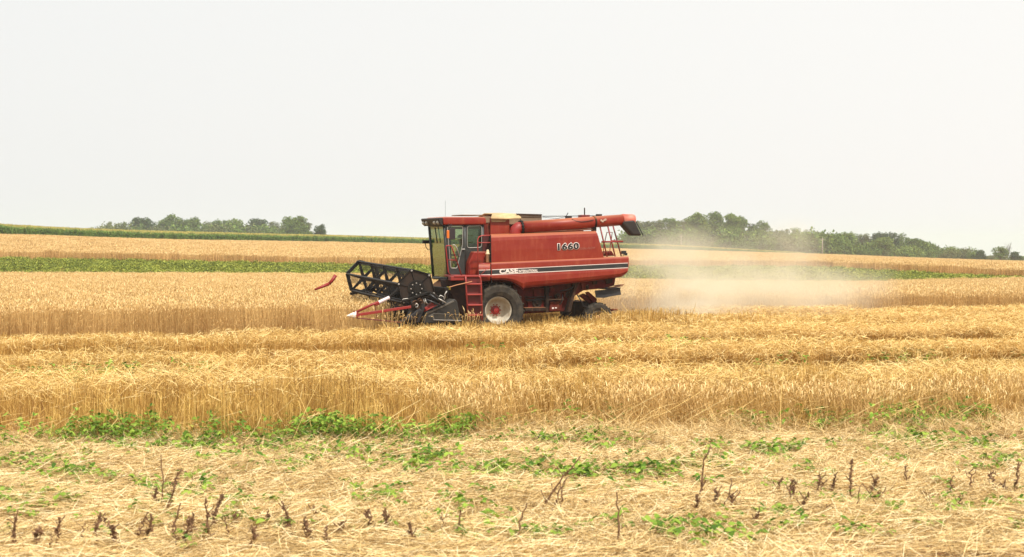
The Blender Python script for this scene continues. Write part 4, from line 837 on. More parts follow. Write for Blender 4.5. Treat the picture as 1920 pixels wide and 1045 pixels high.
# mirrors, wiper, rails
mb = MB(); p = L(846, 428, .1); mb.box((p.x - .06, .05, p.z - .36), (p.x + .12, .12, p.z)); mb.tube([L(838, 424, .5), L(841, 420, .3), L(846, 421, .12), L(845, 428, .1)], .012, 6); mir = mb.done('mirror', mat('mirror_shell', lin(44, 34, 36), .4), cab, bevel=.015)
mb = MB(); p = L(838.6, 432, .1); mb.box((p.x - .03, .04, p.z - .26), (p.x + .055, .09, p.z)); mb.done('amber_reflector', amber, cab, bevel=.02)
mb = MB(); p = L(797, 454, 2.35); mb.box((p.x - .05, 2.4, p.z - .05), (p.x + .2, 2.5, p.z + .06)); mb.tube([L(797, 456, 2.4), L(799, 464, 2.4), L(803, 469, 2.35), L(807, 468, 2.25)], .015, 6); mb.done('mirror', black, cab, bevel=.01)
mb = MB(); wp = [Vector(q(fT, CY0 + .85)), Vector(q(fT, CY0 + .85)).lerp(Vector(q(fB, CY0 + .45)), .30)]; mb.tube([v + Vector((-.05, 0, -.05)) for v in wp], .018, 6); mb.done('wiper', black, cab)
def rail(pts, y, r_, m, name='handrail', parent=H):
    mb = MB(); mb.tube([L(*p, y) for p in pts], r_, 8); return mb.done(name, m, parent, True)
pk = mat('rail_red', lin(158, 56, 48), .4)
mb = MB(); y = -.45
mb.tube([L(*p, y) for p in ((844, 516), (840.5, 510), (836, 464), (837, 461), (845, 461), (847, 463), (866, 518))], .02, 8); mb.tube([L(841, 487.5, y), L(856, 488.3, y)], .016, 6); mb.done('ladder_handrail', redb, H, True)
rail([(848, 459), (853, 460), (857, 466), (862, 482)], .3, .016, steel)
mb = MB(); y = -.3
mb.tube([L(*p, y) for p in ((897, 518), (895.5, 450), (898, 444.5), (904, 442), (919, 441.5))], .019, 8); mb.tube([L(896, 455.5, y), L(919, 455, y)], .015, 6); mb.tube([L(896, 495, y), L(920, 494, y)], .018, 6); mb.tube([L(900, 516.5, y), L(919, 499, y)], .01, 5); mb.done('platform_guard_rail', pk, H, True)
# platform, air box behind the rail
mb = MB(); a = L(842, 516.5, -.3); b = L(921, 517, -.3); mb.box((a.x + .1, -.5, a.z - .06), (b.x - .05, .55, a.z)); mb.box((a.x, -.48, a.z - .16), (a.x + .45, -.2, a.z - .03)); mb.done('platform', redb, H, bevel=.015)
mb = MB(); mb.ppx([(878, 516), (879, 494), (888, 472), (921, 472), (921, 516)], .25, .9); mb.done('engine_side_box', red, H, bevel=.03)
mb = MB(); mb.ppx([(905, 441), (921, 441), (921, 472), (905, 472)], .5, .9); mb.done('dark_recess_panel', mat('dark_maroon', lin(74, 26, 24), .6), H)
mb = MB(); p = L(914.5, 492, .1); mb.lathe((0, 0, 0), [(.001, 0), (.055, 0), (.055, .24), (.075, .25), (.075, .29), (.05, .3), (.05, .36), (.03, .40), (.001, .41)], 16)
for v in mb.bm.verts: x, y, z = v.co; v.co = (p.x + x, p.y + z, p.z + y)
mb.done('filter_canister', mat('canister_buff', lin(214, 190, 150), .5), H, True)
# ladder
mb = MB(); y = -.55; mb.ppx([(874, 519), (902, 519), (905, 599), (876.5, 601)], y + .1, y + .16); mb.done('ladder_back_plate', mat('ladder_red', lin(104, 24, 24), .6, noise=1, nscale=4, ncol=lin(84, 36, 30)), H)
mb = MB()
for pts in (((873, 518), (873.5, 530), (877.5, 602)), ((897.5, 518), (900.5, 521), (902, 530), (904.5, 601))): mb.tube([L(*p, y - .02) for p in pts], .026, 8)
mb.done('ladder_rail', pk, H, True)
for i, (py, x0, x1) in enumerate(((532.3, 874, 902), (552, 875, 903), (571.7, 876, 904), (590.7, 877, 904.6))):
    mb = MB(); a = L(x0, py, y); b = L(x1, py, y); mb.box((a.x, y - .06, a.z - .035), (b.x, y + .12, a.z + .01)); mb.done('rung', pk, H, bevel=.01)
mb = MB(); mb.tube([L(885, 528, -.62), L(855, 535, -.7), L(842, 539, -.75)], .014, 6); mb.done('brace_wire', mat('brass_rod', lin(190, 130, 90), .5), H)
# grain tank, tarp, boards
TK = bpy.data.objects.new('grain_tank', None); SC.collection.objects.link(TK); TK.parent = H
mb = MB(); a = L(919.5, 442, .72); b = L(955.5, 408.5, .72); mb.box((a.x, .72, a.z - .3), (b.x, 2.3, b.z)); mb.done('tank_front_box', red, TK, bevel=.015)
mb = MB(); mb.ppx([(921.5, 408), (953.5, 408), (951, 411.5), (947, 416.5), (924, 416.8), (921.5, 416)], .66, .715); mb.done('dusty_skirt_board', mat('dusty_board', lin(176, 160, 120), .9, noise=1, nscale=5, ncol=lin(140, 112, 84)), TK, bevel=.006)
mb = MB(); mb.ppx([(905.5, 406), (920.5, 406), (920.5, 418), (905.5, 418)], .78, 2.2); mb.done('tank_side_board', board, TK, bevel=.01)
mb = MB(); mb.ppx([(906, 418.3), (920, 418.3), (920, 441), (906, 441)], .8, 2.2); mb.done('tank_front_wall', redd, TK, bevel=.01)
mb = MB(); g0 = [L(920.5, 408.2, .6), L(953.5, 408.8, .6), L(977, 407.8, .6)]; g1 = [L(923, 401.5, 1.2), L(950, 400.6, 1.2), L(969, 401.5, 1.2)]
g2 = [Vector((p.x, 2.0, p.z + .03)) for p in g1]; g3 = [Vector((p.x, 2.4, p.z - .03)) for p in g0]; mb.grid([[v - Vector((0, 0, .05)) for v in g0], g0, g1, g2, g3]); mb.done('tarp_cover', cream, TK, True, solid=.02)
mb = MB(); mb.ppx([(968, 401.3), (1015.5, 402.8), (1015.5, 414.5), (977, 415), (975, 406)], .95, 1.0); mb.ppx([(1014.6, 402.9), (1016, 402.9), (1016, 414.5), (1014.6, 414.5)], .96, 2.3); mb.prism([(.6, 3.66), (1.75, 3.66), (1.75, 4.02), (.6, 4.05)], 2.3, 2.34); mb.done('tank_extension_board', board, TK, bevel=.005)
mb = MB(); mb.tube([L(968, 401.6, .93), L(1016, 402.8, .93)], .018, 5); mb.tube([L(976, 406.5, .93), L(1015, 406.8, .93)], .01, 5); mb.done('board_edge_strip', mat('dark_strip', lin(70, 56, 46), .8), TK)
mb = MB(); mb.prism([(.0, 3.2), (3.3, 3.3), (3.28, 3.5), (1.8, 3.5), (1.8, 3.68), (.25, 3.68), (.25, 3.4), (.0, 3.4)], .9, 2.4); mb.done('tank_body', redd, TK, bevel=.02)
mb = MB(); mb.tube([L(978, 436.5, .4), L(1114, 430, .4)], .02, 6); mb.tube([L(1060, 429.5, .7), L(1108, 427, .7)], .035, 6); mb.tube([L(990, 434.2, .6), L(1100, 429, .6)], .03, 6); mb.done('auger_cradle_rail', mat('dusty_tan', lin(180, 150, 120), .8, noise=1, nscale=6, ncol=lin(160, 80, 66)), TK, True)
# unloading auger
AU = bpy.data.objects.new('unloading_auger', None); SC.collection.objects.link(AU); AU.parent = H
ay = .42; a0 = L(978, 426.6, ay); a1 = L(1166, 412.6, ay)
mb = MB(); mb.tube([a0, a0.lerp(a1, .5), a1], .192, 24, r1=.183); mb.done('auger_tube', red, AU, True)
mb = MB(); e = [L(965, 447, ay), L(965.5, 438, ay), L(967, 431, ay), L(971, 427.6, ay), L(979, 426.6, ay)]; mb.tube(e, .19, 20); mb.done('elbow', redb, AU, True)
def flange(px, py, r_, th=.025):
    mb = MB(); c = L(px, py, ay); d = (a1 - a0).normalized(); mb.tube([c - d * th, c + d * th], r_, 24)
    for i in range(14):
        t = i * .449; u_ = d.cross(Vector((0, 1, 0))).normalized(); w_ = d.cross(u_); p = c + (u_ * math.cos(t) + w_ * math.sin(t)) * (r_ - .01); mb.tube([p - d * .05, p + d * .05], .018, 5)
    return mb.done('flange', black, AU)
flange(977, 426.8, .225)
mb = MB(); c = L(1114, 416.5, ay); d = (a1 - a0).normalized(); mb.tube([c - d * .03, c + d * .03], .205, 24); p = L(1112, 427, ay); mb.box((p.x - .03, ay - .08, p.z - .12), (p.x + .09, ay + .1, p.z + .06)); mb.done('clamp_band', greasy, AU, bevel=.008)
mb = MB(); c = L(1167, 412.4, ay); e2 = L(1189, 411.6, ay); mb.tube([c, e2 - Vector((.06, 0, 0)), e2], .195, 24, r1=.15); mb.done('spout_cap', mat('faded_red', lin(198, 96, 78), .55, noise=1, nscale=5, ncol=lin(210, 140, 120)), AU, True)
sp_t = [(1168.5, 412), (1190, 412), (1205, 442.3), (1186.5, 442.3), (1167.5, 421)]
mb = MB(); mb.ppx(sp_t, ay - .19, ay + .19); mb.done('rubber_spout', mat('spout_rubber', lin(24, 22, 21), .6, noise=1, nscale=3, ncol=lin(48, 38, 32)), AU, bevel=.07)
mb = MB(); mb.tube([L(1193, 416, ay - .15), L(1206, 442, ay - .15)], .018, 5); mb.done('spout_edge_rod', hose_m, AU)
mb = MB(); mb.tube([L(1017, 405.8, .6), L(1060, 405.6, .6), L(1120, 404.8, .6)], .013, 5); mb.tube([L(1072, 411, .3), L(1080, 415, .25), L(1090, 416.5, .22), L(1103, 415, .22), L(1113, 412.5, .22)], .012, 5); mb.tube([L(1017, 407.5, .7), L(1045, 410, .6), L(1062, 406.5, .6)], .008, 5); mb.done('hydraulic_line', hose_m, AU, split=True)
mb = MB()
for px, py, s in ((1066, 409, .1), (1123, 405.3, .09), (1059, 411.5, .03), (1167.5, 403, .03), (1039, 412.5, .03)): p = L(px, py, .55); mb.box((p.x - s, .5, p.z - s * .7), (p.x + s, .6, p.z + s * .7))
mb.tube([L(1061, 407, .6), L(1065, 399.5, .6)], .014, 5); mb.done('auger_bracket', hose_m, AU, split=True)
mb = MB(); p = L(1088, 406, 1.2); r2 = L(1104, 406, 1.2); mb.box((p.x, 1.1, p.z - .04), (r2.x, 1.4, p.z + .05)); mb.done('engine_vent', redb, H, bevel=.01)
mb = MB(); p = L(1096, 405, 1.25); mb.tube([p, p + Vector((0, 0, .27))], .022, 6); mb.done('exhaust_pipe', greasy, H)
mb = MB(); p = L(1130, 415.2, ay - .2)
for dx, dz in ((0, 0), (.06, .04), (-.05, .03), (.1, .06)): mb.box((p.x + dx - .03, ay - .215, p.z + dz - .03), (p.x + dx + .03, ay - .18, p.z + dz + .03))
mb.done('worn_patch', mat('scuffed', lin(186, 160, 140), .7), AU)
# rear ladder rails
mb = MB()
for p, r2, y in (((1125, 425), (1138.5, 482), .35), ((1139.5, 424), (1153.5, 481), .35), ((1149.5, 424), (1165, 481), .9)): mb.tube([L(*p, y), L(*r2, y)], .026, 6)
mb.tube([L(1128, 453.8, .33), L(1168, 453, .33)], .03, 6); mb.tube([L(1146, 451.5, .5), L(1158, 451.8, .8)], .02, 6)
mb.tube([L(*p, .6) for p in ((1134, 453), (1138, 436), (1148, 436), (1146, 451))], .017, 6); mb.tube([L(*p, .6) for p in ((1133, 455), (1131, 473), (1143, 474), (1145, 455))], .017, 6); mb.done('rear_guard_rail', mat('rail_dark_red', lin(136, 40, 34), .5), H, True)
mb = MB(); mb.ppx([(1131, 480.5), (1136, 473), (1147, 470), (1153, 480)], .7, 1.2); mb.done('engine_cover', redd, H, bevel=.03)
mb = MB(); p = L(1170, 476, .3); mb.box((p.x - .09, .26, p.z - .01), (p.x + .07, .34, p.z + .1)); mb.tube([L(1168, 481, .3), L(1170, 475, .3)], .015, 5); mb.box((p.x + .02, .26, p.z - .06), (p.x + .11, .34, p.z + .03)); mb.done('tail_light', hose_m, H, bevel=.01)
# feeder house -----------------------------------------------------------
mb = MB(); mb.prism([(-1.3, 1.95), (-.35, 1.9), (-.3, 1.15), (-2.35, .55), (-2.55, .62), (-2.5, 1.15), (-1.9, 1.5)], .95, 2.05); mb.done('feeder_house', greasy, H, bevel=.03)
mb = MB(); mb.ppx([(836, 525), (880, 520), (880, 598), (869, 598), (840, 540)], .3, 1.0); mb.done('drive_housing', mat('oily_maroon', lin(44, 24, 22), .7, noise=1, nscale=6, ncol=lin(72, 44, 34)), H, bevel=.02)
mb = MB(); p = L(841, 541, .1); mb.box((p.x - .05, .05, p.z - .05), (p.x + .06, .15, p.z + .06)); mb.done('fluid_cap', yell, H, bevel=.01)
mb = MB(); mb.tube([L(827, 530, .8), L(832, 527, .8), L(838, 523, .8)], .02, 6); mb.tube([L(833, 531, .7), L(839, 524, .7)], .03, 6); mb.tube([L(832, 556, -.2), L(835, 548, -.3), L(839, 545, -.2), L(841, 552, .1)], .022, 6); mb.tube([L(828, 556, .6), L(840, 540, .5)], .06, 8); mb.done('hydraulic_hose', hose_m, H, True, split=True)
# header -----------------------------------------------------------------
HD = bpy.data.objects.new('header', None); SC.collection.objects.link(HD); HD.parent = H
ny, fy = -1.65, 4.62
mb = MB(); mb.ppx([(791.5, 593), (796.5, 585), (826, 571.5), (850.5, 560.5), (855.5, 562), (858.5, 567), (866, 606), (794, 608)], ny, ny + .45); es = mb.done('end_shield', shield, HD, bevel=.05)
mb = MB(); mb.ppx([(797, 588), (826, 575), (850, 563.5), (852, 566), (828, 577.5), (799, 590.5)], ny - .02, ny + .02); mb.ppx([(812, 588), (862, 590), (862, 591), (812, 589)], ny - .015, ny + .02); mb.ppx([(803, 593), (812, 589), (815, 599), (812, 600), (811, 593), (804, 595)], ny - .012, ny + .02); mb.done('shield_rib', mat('shield_light', lin(96, 90, 80), .5), HD, bevel=.006)
mb = MB(); a = L(812, 600, ny); b = L(866, 601, ny); mb.tube([L(813, 600, ny - .03), L(865, 601.5, ny - .03)], .014, 5); mb.done('shield_trim', steel, HD)
mb = MB(); prof = [(-2.15, 1.62), (-2.12, 1.2), (-2.1, .7), (-2.4, .5), (-2.9, .46), (-3.35, .44)]
mb.grid([[(x, y, z) for x, z in prof] for y in (ny + .46, fy)]); mb.done('platform_back', black, HD, solid=.03)
mb = MB(); mb.box((-2.22, ny + .46, 1.55), (-2.08, fy, 1.7)); mb.box((-3.42, ny + .2, .40), (-3.3, fy, .45))
mb.done('header_beam', black, HD, bevel=.01, split=True)
mb = MB(); mb.tube([(-2.62, ny + .5, .85), (-2.62, fy - .1, .85)], .2, 14)
for s_ in (0, 1):
    for i in range(60):
        t = i * .35; y0 = (ny + .55 + i * .046) if s_ == 0 else (fy - .15 - i * .046); t2 = t + .35; y1 = y0 + (.046 if s_ == 0 else -.046)
        mb.face([(-2.62 + .2 * math.cos(t), y0, .85 + .2 * math.sin(t)), (-2.62 + .36 * math.cos(t), y0, .85 + .36 * math.sin(t)), (-2.62 + .36 * math.cos(t2), y1, .85 + .36 * math.sin(t2)), (-2.62 + .2 * math.cos(t2), y1, .85 + .2 * math.sin(t2))])
mb.done('feed_auger', greasy, HD)
mb = MB(); mb.prism([(-2.05, .45), (-2.05, 1.65), (-2.4, 1.6), (-3.0, .95), (-3.4, .42)], fy, fy + .08); mb.prism([(-2.05, .45), (-2.05, 1.25), (-2.4, 1.2), (-3.0, .85), (-3.4, .42)], ny + .46, ny + .52); mb.done('end_sheet', black, HD, split=True)
# knife-drive cluster at the near end
mb = MB()
mb.ppx([(769, 563), (796, 557), (800, 575), (792, 590), (786, 606), (768, 607), (766, 596), (772, 583)], ny - .1, ny + .25); mb.ppx([(758, 597), (772, 590), (785, 578), (792, 582), (776, 600), (764, 604)], ny - .22, ny - .1)
mb.ppx([(752, 603), (760, 597), (763, 602), (757, 608)], ny - .2, ny); mb.done('knife_drive', mat('drive_black', lin(18, 18, 20), .5, noise=1, nscale=6, ncol=lin(46, 44, 46)), HD, bevel=.03)
mb = MB()
for c_, r_ in (((781, 572), .13), ((776, 598), .12), ((762, 600), .08), ((789, 565), .09)):
    p = L(*c_, ny - .2); mb.lathe((p.x, p.y, p.z), [(.01, -.05), (r_ * .35, -.05), (r_ * .4, 0), (r_ * .9, .01), (r_, -.03), (r_, .1)], 18)
mb.done('drive_pulley', greasy, HD, True, split=True)
mb = MB(); mb.tube([L(*p, ny - .25) for p in ((778, 573), (781, 569.5), (784, 572), (782.5, 576), (779, 576))], .016, 6); mb.tube([L(797, 560, ny - .1), L(799, 568, ny - .15), L(803, 570, ny - .1)], .018, 6); mb.tube([L(794, 562, ny - .1), L(797, 571, ny - .1)], .016, 6); mb.done('worn_linkage', steel, HD, True, split=True)
mb = MB(); mb.ppx([(794.5, 583), (798, 577), (812, 569.5), (816, 572), (800, 581), (796, 585)], ny - .05, ny + .2); mb.ppx([(806, 572), (811, 566.5), (815, 568), (812, 572)], ny - .1, ny + .1); mb.ppx([(796, 578), (799, 575), (803, 578), (799, 582)], ny - .13, ny); mb.tube([L(798, 583, ny - .1), L(826, 568, ny - .1)], .02, 6); mb.done('red_linkage', redb, HD, bevel=.01, split=True)
# reel arms
for y in (ny - .08, fy + .1):
    dx = 0
    mb = MB(); d = y - (ny - .08)
    P_ = [L(p[0], p[1], ny - .08) + Vector((0, d, 0)) for p in ((836, 566), (818, 556), (806, 549.5), (797, 550.5), (774, 560), (752, 565))]
    mb.tube(P_, .05, 6); P2 = [L(p[0], p[1], ny - .08) + Vector((0, d, 0)) for p in ((828, 569), (812, 562), (800, 556), (790, 557))]; mb.tube(P2, .045, 6)
    P3_ = [L(p[0], p[1], ny - .08) + Vector((0, d - .06, 0)) for p in ((776, 558.5), (804, 548.5))]; mb.tube(P3_, .035, 6); mb.done('reel_arm', black, HD)
mb = MB(); mb.tube([L(806, 552, ny - .15), L(826, 567, ny - .15)], .028, 8); mb.tube([L(800, 562, ny - .15), L(824, 572, ny - .15)], .03, 8); mb.done('lift_cylinder', mat('cylinder_dark', lin(44, 44, 46), .35), HD, True, split=True)
mb = MB(); mb.tube([L(822, 560, ny - .2), L(836, 568, ny - .2)], .02, 6); mb.tube([L(*p, ny - .1) for p in ((820, 560), (826, 554), (832, 557), (834, 566))], .016, 6); mb.tube([L(*p, ny - .1) for p in ((835, 560), (834, 552), (838, 546))], .018, 6); mb.tube([L(*p, ny - .1) for p in ((752, 566), (756, 561), (764, 560), (770, 563))], .014, 6); mb.done('hydraulic_hose', steel, HD, True, split=True)
# reel: six bats round a central tube, hexagonal end plate on the near side
RL = bpy.data.objects.new('reel', None); SC.collection.objects.link(RL); RL.parent = H
hc = L(780, 541.5, ny + .05); hf = L(681.5, 521.5, fy - .05); RR = .605; A0 = R(105)
axis = (hf - hc)
def hexp(c, r_, i, a0=A0): t = a0 - i * math.pi / 3; return Vector((c.x + r_ * math.cos(t), c.y, c.z + r_ * math.sin(t)))
mb = MB(); a = [mb.bm.verts.new(hexp(hc, RR, i)) for i in range(6)]; b = [mb.bm.verts.new(hexp(hc, RR, i) + Vector((0, .05, 0))) for i in range(6)]
mb.bm.faces.new(a); mb.bm.faces.new(b[::-1])
for i in range(6): mb.bm.faces.new((a[i], b[i], b[(i + 1) % 6], a[(i + 1) % 6]))
ep = mb.done('end_plate', mat('end_plate_black', lin(30, 26, 23), .6, noise=1, nscale=2.5, ncol=lin(58, 42, 30), spec=.3), RL, bevel=.012)
mb = MB()
for i in range(6): mb.tube([hexp(hc, RR, i) + Vector((0, -.03, 0)), hexp(hc, RR, i + 1) + Vector((0, -.03, 0))], .02, 6)
for i in range(6): mb.tube([hc + Vector((0, -.02, 0)), hexp(hc, RR * .93, i) + Vector((0, -.02, 0))], .014, 5)
mb.lathe((hc.x, hc.y, hc.z), [(.26, -.005), (.26, -.03), (.2, -.035), (.2, -.02), (.12, -.03), (.12, -.07), (.001, -.08)], 24); mb.done('plate_rib', black, RL)
mb = MB()
for i in range(6): p = hexp(hc, RR * .94, i); mb.lathe((p.x, p.y, p.z), [(.03, -.05), (.03, .0)], 8); mb.lathe((p.x, p.y, p.z), [(.001, -.05), (.03, -.05)], 8)
for i in range(8): t = i * .785; mb.lathe((hc.x + .17 * math.cos(t), hc.y, hc.z + .17 * math.sin(t)), [(.001, -.06), (.02, -.06), (.02, -.02)], 6)
mb.done('bolt', steel, RL, split=True)
mb = MB(); mb.tube([hc, hf], .075, 12); mb.done('reel_tube', black, RL, True)
shine = mat('bat_black', lin(12, 12, 13), .5, noise=1, nscale=8, ncol=lin(34, 30, 28), spec=.25)
tine_m = mat('tine_dark', lin(26, 24, 24), .5)
for i in range(6):
    p = hexp(hc, RR * .97, i); r2 = hexp(hf, RR * .97, i)
    mb = MB(); mb.tube([p, r2], .032, 8); k = hexp(hc, RR * .84, i); k2 = hexp(hf, RR * .84, i); mb.tube([k, k2], .022, 6); bat = mb.done('reel_bat', shine, RL)
    mb = MB(); n = 42
    for j in range(n):
        c = p.lerp(r2, (j + .5) / n); mb.tube([c, c + Vector((.02, 0, -.12)), c + Vector((-.02, 0, -.27))], .011, 4)
        mb.tube([c - Vector((.05, 0, 0)), c + Vector((.05, 0, 0))], .018, 4)
    o = mb.done('tine_row', tine_m, RL)
for f in (.25, .5, .75, 1.0):
    c = hc.lerp(hf, f); mb = MB()
    for i in range(6):
        e_ = hexp(c, RR * .97, i); d = (e_ - c).normalized(); n_ = Vector((-d.z, 0, d.x)); 
        q4 = [c + n_ * .06, c - n_ * .06, e_ - n_ * .03, e_ + n_ * .03]
        va = [mb.bm.verts.new(v - Vector((0, .02, 0))) for v in q4]; vb = [mb.bm.verts.new(v + Vector((0, .02, 0))) for v in q4]
        mb.bm.faces.new(va); mb.bm.faces.new(vb[::-1])
        for a_ in range(4): mb.bm.faces.new((va[a_], vb[a_], vb[(a_ + 1) % 4], va[(a_ + 1) % 4]))
        if f == 1.0:
            e2_ = hexp(c, RR * .97, i + 1); d = (e2_ - e_).normalized(); n_ = Vector((-d.z, 0, d.x)) * .055
            va = [mb.bm.verts.new(v - Vector((0, .05, 0))) for v in (e_ + n_, e_ - n_, e2_ - n_, e2_ + n_)]; vb = [mb.bm.verts.new(v.co + Vector((0, .1, 0))) for v in va]
            mb.bm.faces.new(va); mb.bm.faces.new(vb[::-1])
            for a_ in range(4): mb.bm.faces.new((va[a_], vb[a_], vb[(a_ + 1) % 4], va[(a_ + 1) % 4]))
    mb.done('reel_spider', shine, RL)
# dividers
def divider(name, y, pts, label):
    D = bpy.data.objects.new(name, None); SC.collection.objects.link(D); D.parent = H; D['label'] = label; return D
dy = -1.9
D = divider('crop_divider', dy, None, 'near crop divider with white pointed tip')
mb = MB(); t0 = L(648, 592.5, dy); e_ = [L(664.5, 583.5, dy), L(667.5, 598, dy)]
c = (e_[0] + e_[1]) / 2; rz = (e_[0] - e_[1]).length / 2; ring = [mb.bm.verts.new(c + Vector((.02 * math.sin(t), .12 * math.cos(t), rz * math.sin(t)))) for t in [i * math.pi / 6 for i in range(12)]]; tp = mb.bm.verts.new(t0)
for i in range(12): mb.bm.faces.new((ring[i], ring[(i + 1) % 12], tp))
mb.bm.faces.new(ring); mb.done('tip', mat('tip_white', lin(226, 216, 204), .5), D, False)
mb = MB(); mb.tube([L(*p, dy) for p in ((665, 587), (698, 571), (712, 567))], .035, 8, r1=.045); mb.tube([L(*p, dy) for p in ((700, 571), (706, 572), (713, 569))], .03, 6); mb.done('guide_bar', redb, D, True)
mb = MB(); mb.tube([L(*p, dy) for p in ((710, 567.3), (730, 558))], .05, 8); mb.done('white_bar_end', mat('bar_white', lin(222, 206, 208), .5), D)
mb = MB(); mb.ppx([(665, 589), (668, 594), (771, 578), (771, 573)], dy - .02, dy + .03); mb.ppx([(664, 584), (668, 597), (672, 594), (672, 586)], dy - .06, dy + .1); mb.done('divider_plate', redb, D, bevel=.008)
mb = MB(); mb.tube([L(*p, dy) for p in ((668, 596.5), (710, 600.5), (752, 605))], .018, 6); mb.tube([L(702, 573, dy), L(705, 583, dy), L(707, 598, dy)], .012, 5); mb.done('lower_rod', mat('rod_maroon', lin(110, 50, 44), .6), D)
mb = MB(); mb.tube([L(*p, dy + .1) for p in ((730, 558), (740, 549), (748, 541))], .05, 6); mb.done('divider_bracket', black, D)
D = divider('crop_divider', fy, None, 'far red crop divider poking above the wheat')
mb = MB(); mb.tube([L(*p, fy + .25) for p in ((590, 543.5), (617, 532.5))], .035, 8, r1=.06); mb.tube([L(*p, fy + .25) for p in ((617, 532.5), (623, 526), (629.5, 516.5))], .055, 8, r1=.065); mb.done('guide_bar', redb, D, True)

# driver -------------------------------------------------------------------
def person():
    me = bpy.data.meshes.new('person'); J = [(-.78, 1.4, 2.50), (-.80, 1.4, 2.72), (-.80, 1.4, 2.93), (-.82, 1.4, 3.02), (-.84, 1.4, 3.12), (-.86, 1.4, 3.22),
         (-.80, 1.2, 2.92), (-.9, 1.16, 2.68), (-1.14, 1.24, 2.66), (-1.22, 1.26, 2.68), (-.80, 1.6, 2.92), (-.9, 1.64, 2.68), (-1.14, 1.56, 2.66), (-1.22, 1.54, 2.68),
         (-.82, 1.3, 2.48), (-1.22, 1.26, 2.48), (-1.28, 1.26, 2.08), (-1.4, 1.26, 2.03), (-.82, 1.5, 2.48), (-1.22, 1.54, 2.48), (-1.28, 1.54, 2.08), (-1.4, 1.54, 2.03)]
    E_ = [(0, 1), (1, 2), (2, 3), (3, 4), (4, 5), (2, 6), (6, 7), (7, 8), (8, 9), (2, 10), (10, 11), (11, 12), (12, 13), (0, 14), (14, 15), (15, 16), (16, 17), (0, 18), (18, 19), (19, 20), (20, 21)]
    Rr = [.15, .15, .15, .06, .095, .085, .075, .05, .035, .03, .075, .05, .035, .03, .1, .075, .05, .04, .1, .075, .05, .04]
    n0 = len(J)
    for hx, hy in ((9, -1), (13, 1)):
        w = J[hx]
        for f in range(5):
            oy = (f - 2) * .018; s = len(J); J.append((w[0] - .05, w[1] + oy, w[2] + .01)); J.append((w[0] - .09, w[1] + oy, w[2] - (.02 + .006 * f))); Rr += [.01, .008]; E_ += [(hx, s), (s, s + 1)]
    me.from_pydata(J, E_, []); o = bpy.data.objects.new('person', me); SC.collection.objects.link(o)
    sk = o.modifiers.new('skin', 'SKIN'); sv_ = me.skin_vertices[0].data
    for i, r_ in enumerate(Rr): sv_[i].radius = (r_, r_)
    sv_[0].use_root = True; sb = o.modifiers.new('sub', 'SUBSURF'); sb.levels = 1; sb.render_levels = 1
    me.materials.append(mat('skin', lin(176, 128, 100), .6))
    o.location = H.location; o.rotation_euler = H.rotation_euler
    tag(o, 'person in a pale shirt and cap seated in the harvester cab', 'person')
    mb = MB(); mb.lathe((0, 0, 0), [(.17, 0), (.175, .2), (.17, .42), (.1, .47), (.07, .48)], 16)
    for v in mb.bm.verts: x, y, z = v.co; v.co = (-.80 + x * .85, 1.4 + z * 1.15, 2.48 + y)
    for s in (-1, 1): mb.tube([(-.80, 1.4 + s * .17, 2.93), (-.86, 1.4 + s * .23, 2.80), (-.92, 1.4 + s * .24, 2.70)], .085, 10, r1=.065)
    mb.done('shirt', mat('pale_shirt', lin(206, 210, 196), .9), o, True)
    mb = MB(); mb.lathe((0, 0, 0), [(.11, 0), (.108, .06), (.07, .11), (.001, .125)], 14)
    for v in mb.bm.verts: x, y, z = v.co; v.co = (-.86 + x, 1.4 + z, 3.22 + y)
    mb.box((-1.05, 1.33, 3.22), (-.9, 1.47, 3.235)); mb.done('cap', mat('white_cap', lin(220, 220, 214), .8), o, True)
    mb = MB(); 
    for s in (-1, 1): mb.lathe((-.945, 1.4 + s * .033, 3.19), [(.001, -.01), (.012, -.008), (.012, .008), (.001, .01)], 8)
    mb.done('eyes', hose_m, o, True)
    mb = MB(); mb.prism([(-.94, 3.19), (-.975, 3.15), (-.94, 3.145)], 1.385, 1.415); mb.done('nose', mat('skin_nose', lin(176, 128, 100), .6), o)
person()

# ------------------------------------------------------------------ utility poles, shed
wood = mat('pole_wood', lin(170, 158, 140), .8, noise=1, nscale=2, ncol=lin(130, 118, 104))
def pole(px, top, Y, label):
    X = (px - 960) / FP * Y; z0 = float(terrain(X, Y)); z1 = CZ + (455 - top) * Y / FP
    o = empty('utility_pole', (X, Y, z0), 0, label, 'utility pole', 'utility poles in front of the woods')
    mb = MB(); mb.tube([(0, 0, -.5), (0, 0, z1 - z0)], .2, 8, r1=.13); mb.done('shaft', wood, o, True)
    mb = MB(); mb.box((-.9, -.08, z1 - z0 - .7), (.9, .06, z1 - z0 - .55)); mb.done('crossarm', wood, o)
pole(1277, 440, 500, 'thin pale utility pole before the tallest tree clump'); pole(1542, 446, 480, 'thin pale utility pole nearer the right end of the wood')

